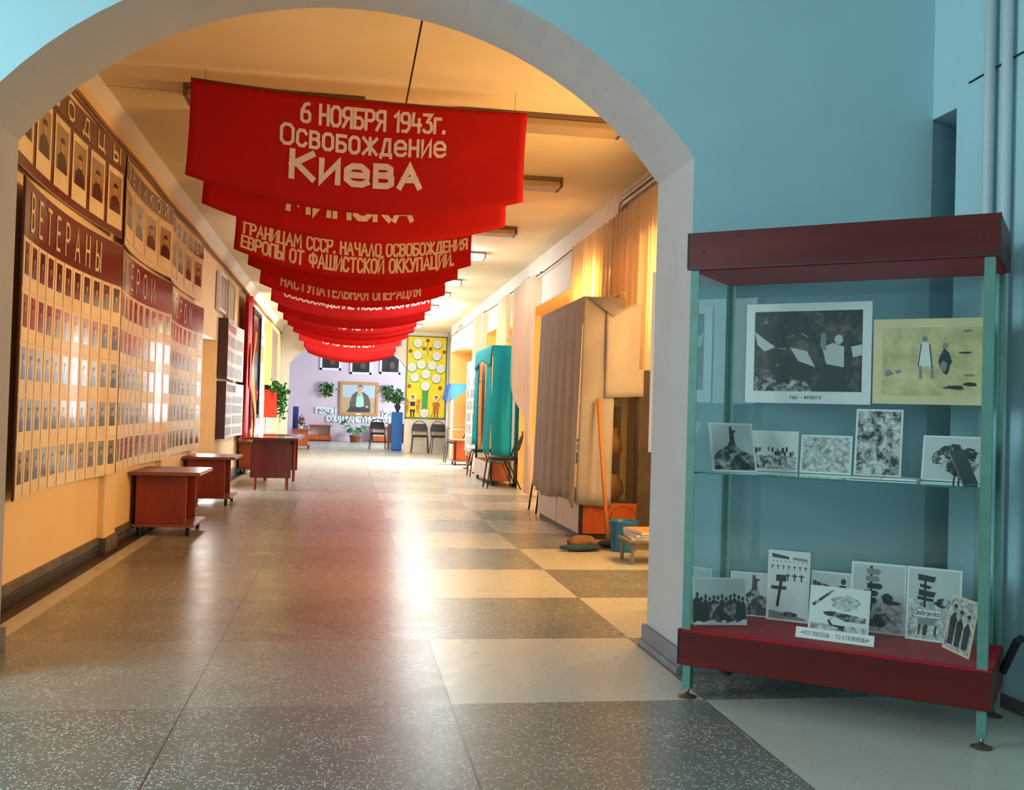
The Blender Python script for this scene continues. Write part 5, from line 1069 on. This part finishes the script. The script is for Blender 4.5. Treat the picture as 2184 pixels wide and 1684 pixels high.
def d_tyl(b, x0, x1, z0, z1, y):
    w = x1-x0; h = z1-z0; a0, a1, c0, c1 = x0+w*.07, x1-w*.07, z0+h*.12, z1-h*.08; w = a1-a0; h = c1-c0
    b.rect(a0, a1, c0, c1, y, BW[4])
    for i in range(46):
        cx, cz, an, ln = a0+w*R(.02, .95), c0+h*R(.04, .96), R(-.6, .9), w*R(.04, .13)
        if .52 < (cx-a0)/w < .95 and (cz-c0)/h < .75: continue
        dx, dz, t_ = ln*math.cos(an)/2, ln*math.sin(an)/2, h*R(.008, .03)
        q = [(cx-dx, cz-dz), (cx+dx, cz+dz), (cx+dx*.8, cz+dz+t_), (cx-dx*.6, cz-dz+t_*.7)]
        if all(a0 < p_[0] < a1 and c0 < p_[1] < c1 for p_ in q): b.flat(q, y-.00025-.000002*i, random.choice((M_INK, M_DKP, M_GREYP, BW[2], mat('print_brown', (84, 58, 46), .5))))
    b.flat([(a0, c0+h*.75), (a0+w*.2, c0+h*.55), (a0+w*.1, c0+h*.5), (a0+w*.03, c0+h*.58)], y-.0004, M_LTP); b.flat([(a0+w*.34, c0+h*.55), (a0+w*.5, c0+h*.5), (a0+w*.58, c0+h*.3), (a0+w*.42, c0+h*.38)], y-.0004, M_LTP)
    b.flat([(a0+w*.56, c0), (a0+w*.84, c0), (a0+w*.86, c0+h*.4), (a0+w*.66, c0+h*.36)], y-.0008, M_DKP); b.flat([(a0+w*.68, c0+h*.34), (a0+w*.84, c0+h*.3), (a0+w*.84, c0+h*.55), (a0+w*.74, c0+h*.6), (a0+w*.64, c0+h*.55)], y-.001, M_LTP)
    b.ell(a0+w*.79, c0+h*.64, w*.04, h*.06, y-.0012, M_LTP, 10); b.flat([(a0+w*.62, c0+h*.55), (a0+w*.68, c0+h*.5), (a0+w*.67, c0+h*.72), (a0+w*.63, c0+h*.72)], y-.0013, M_GREYP)
    b.flat([(a0+w*.9, c0+h*.55), (a1, c0+h*.58), (a1, c0+h*.45), (a0+w*.92, c0+h*.42)], y-.0005, M_LTP); b.rect(a0+w*.87, a0+w*.9, c0+h*.1, c0+h*.75, y-.0014, M_INK); b.rect(a0, a0+w*.5, c0+h*.3, c0+h*.32, y-.0006, M_INK)
    b.flat([(a0, c0), (a0+w*.55, c0), (a0+w*.5, c0+h*.12), (a0, c0+h*.2)], y-.0005, BW[2])
    text(b, 'ТЫЛ - ФРОНТУ', x0+(x1-x0)*.37, x0+(x1-x0)*.62, z0+(z1-z0)*.045, .012, lambda x, z: (x, y-.0006, z), .002, M_INK, gap=.45)
def d_sketch(b, x0, x1, z0, z1, y):
    w = x1-x0; h = z1-z0; b.rect(x0+w*.08, x1-w*.05, z0+h*.1, z1-h*.1, y, mat('sketch_wash', (216, 206, 150), .6, noise=(14, (180, 172, 116), 4)))
    y -= .0005
    b.flat([(x0+w*.38, z0+h*.45), (x0+w*.51, z0+h*.44), (x0+w*.49, z0+h*.7), (x0+w*.44, z0+h*.74), (x0+w*.4, z0+h*.68)], y, M_PHOTOW); b.ell(x0+w*.445, z0+h*.76, w*.025, h*.035, y-.0003, M_GREYP, 10)
    for a in (.4, .5): b.flat([(x0+w*a, z0+h*.3), (x0+w*(a+.03), z0+h*.3), (x0+w*(a+.02), z0+h*.45), (x0+w*a, z0+h*.45)], y-.0003, M_GREYP)
    b.flat([(x0+w*.385, z0+h*.44), (x0+w*.395, z0+h*.44), (x0+w*.42, z0+h*.7), (x0+w*.41, z0+h*.7)], y-.0004, M_DKP); b.flat([(x0+w*.505, z0+h*.44), (x0+w*.515, z0+h*.44), (x0+w*.49, z0+h*.7), (x0+w*.48, z0+h*.7)], y-.0004, M_DKP)
    b.blob(x0+w*.62, z0+h*.5, w*.06, h*.17, y, M_DKP, 14); b.ell(x0+w*.62, z0+h*.68, w*.025, h*.035, y-.0003, M_GREYP, 10); b.blob(x0+w*.61, z0+h*.45, w*.035, h*.07, y-.0005, M_GREYP, 10)
    for cx, cz, rx, rz in ((.14, .36, .05, .05), (.22, .38, .04, .03), (.7, .2, .12, .035), (.83, .24, .08, .03), (.82, .34, .06, .02), (.8, .85, .05, .02), (.78, .6, .07, .015)): b.blob(x0+w*cx, z0+h*cz, w*rx, h*rz, y-.0002, M_DKP if rx > .06 else M_GREYP, 14, .5)
card('art_print', 'large dark print in a wide white margin on the back glass of the showcase', 'print', .075, VD-.012, 1.16, .51, .415, 0, 0, d_tyl, 'prints on the back glass', bd=0)
card('art_print', 'yellowed sketch of two figures on the back glass of the showcase', 'print', .592, VD-.012, 1.165, .43, .335, 0, 0, d_sketch, 'prints on the back glass', base=M_SEPIA, bd=0)
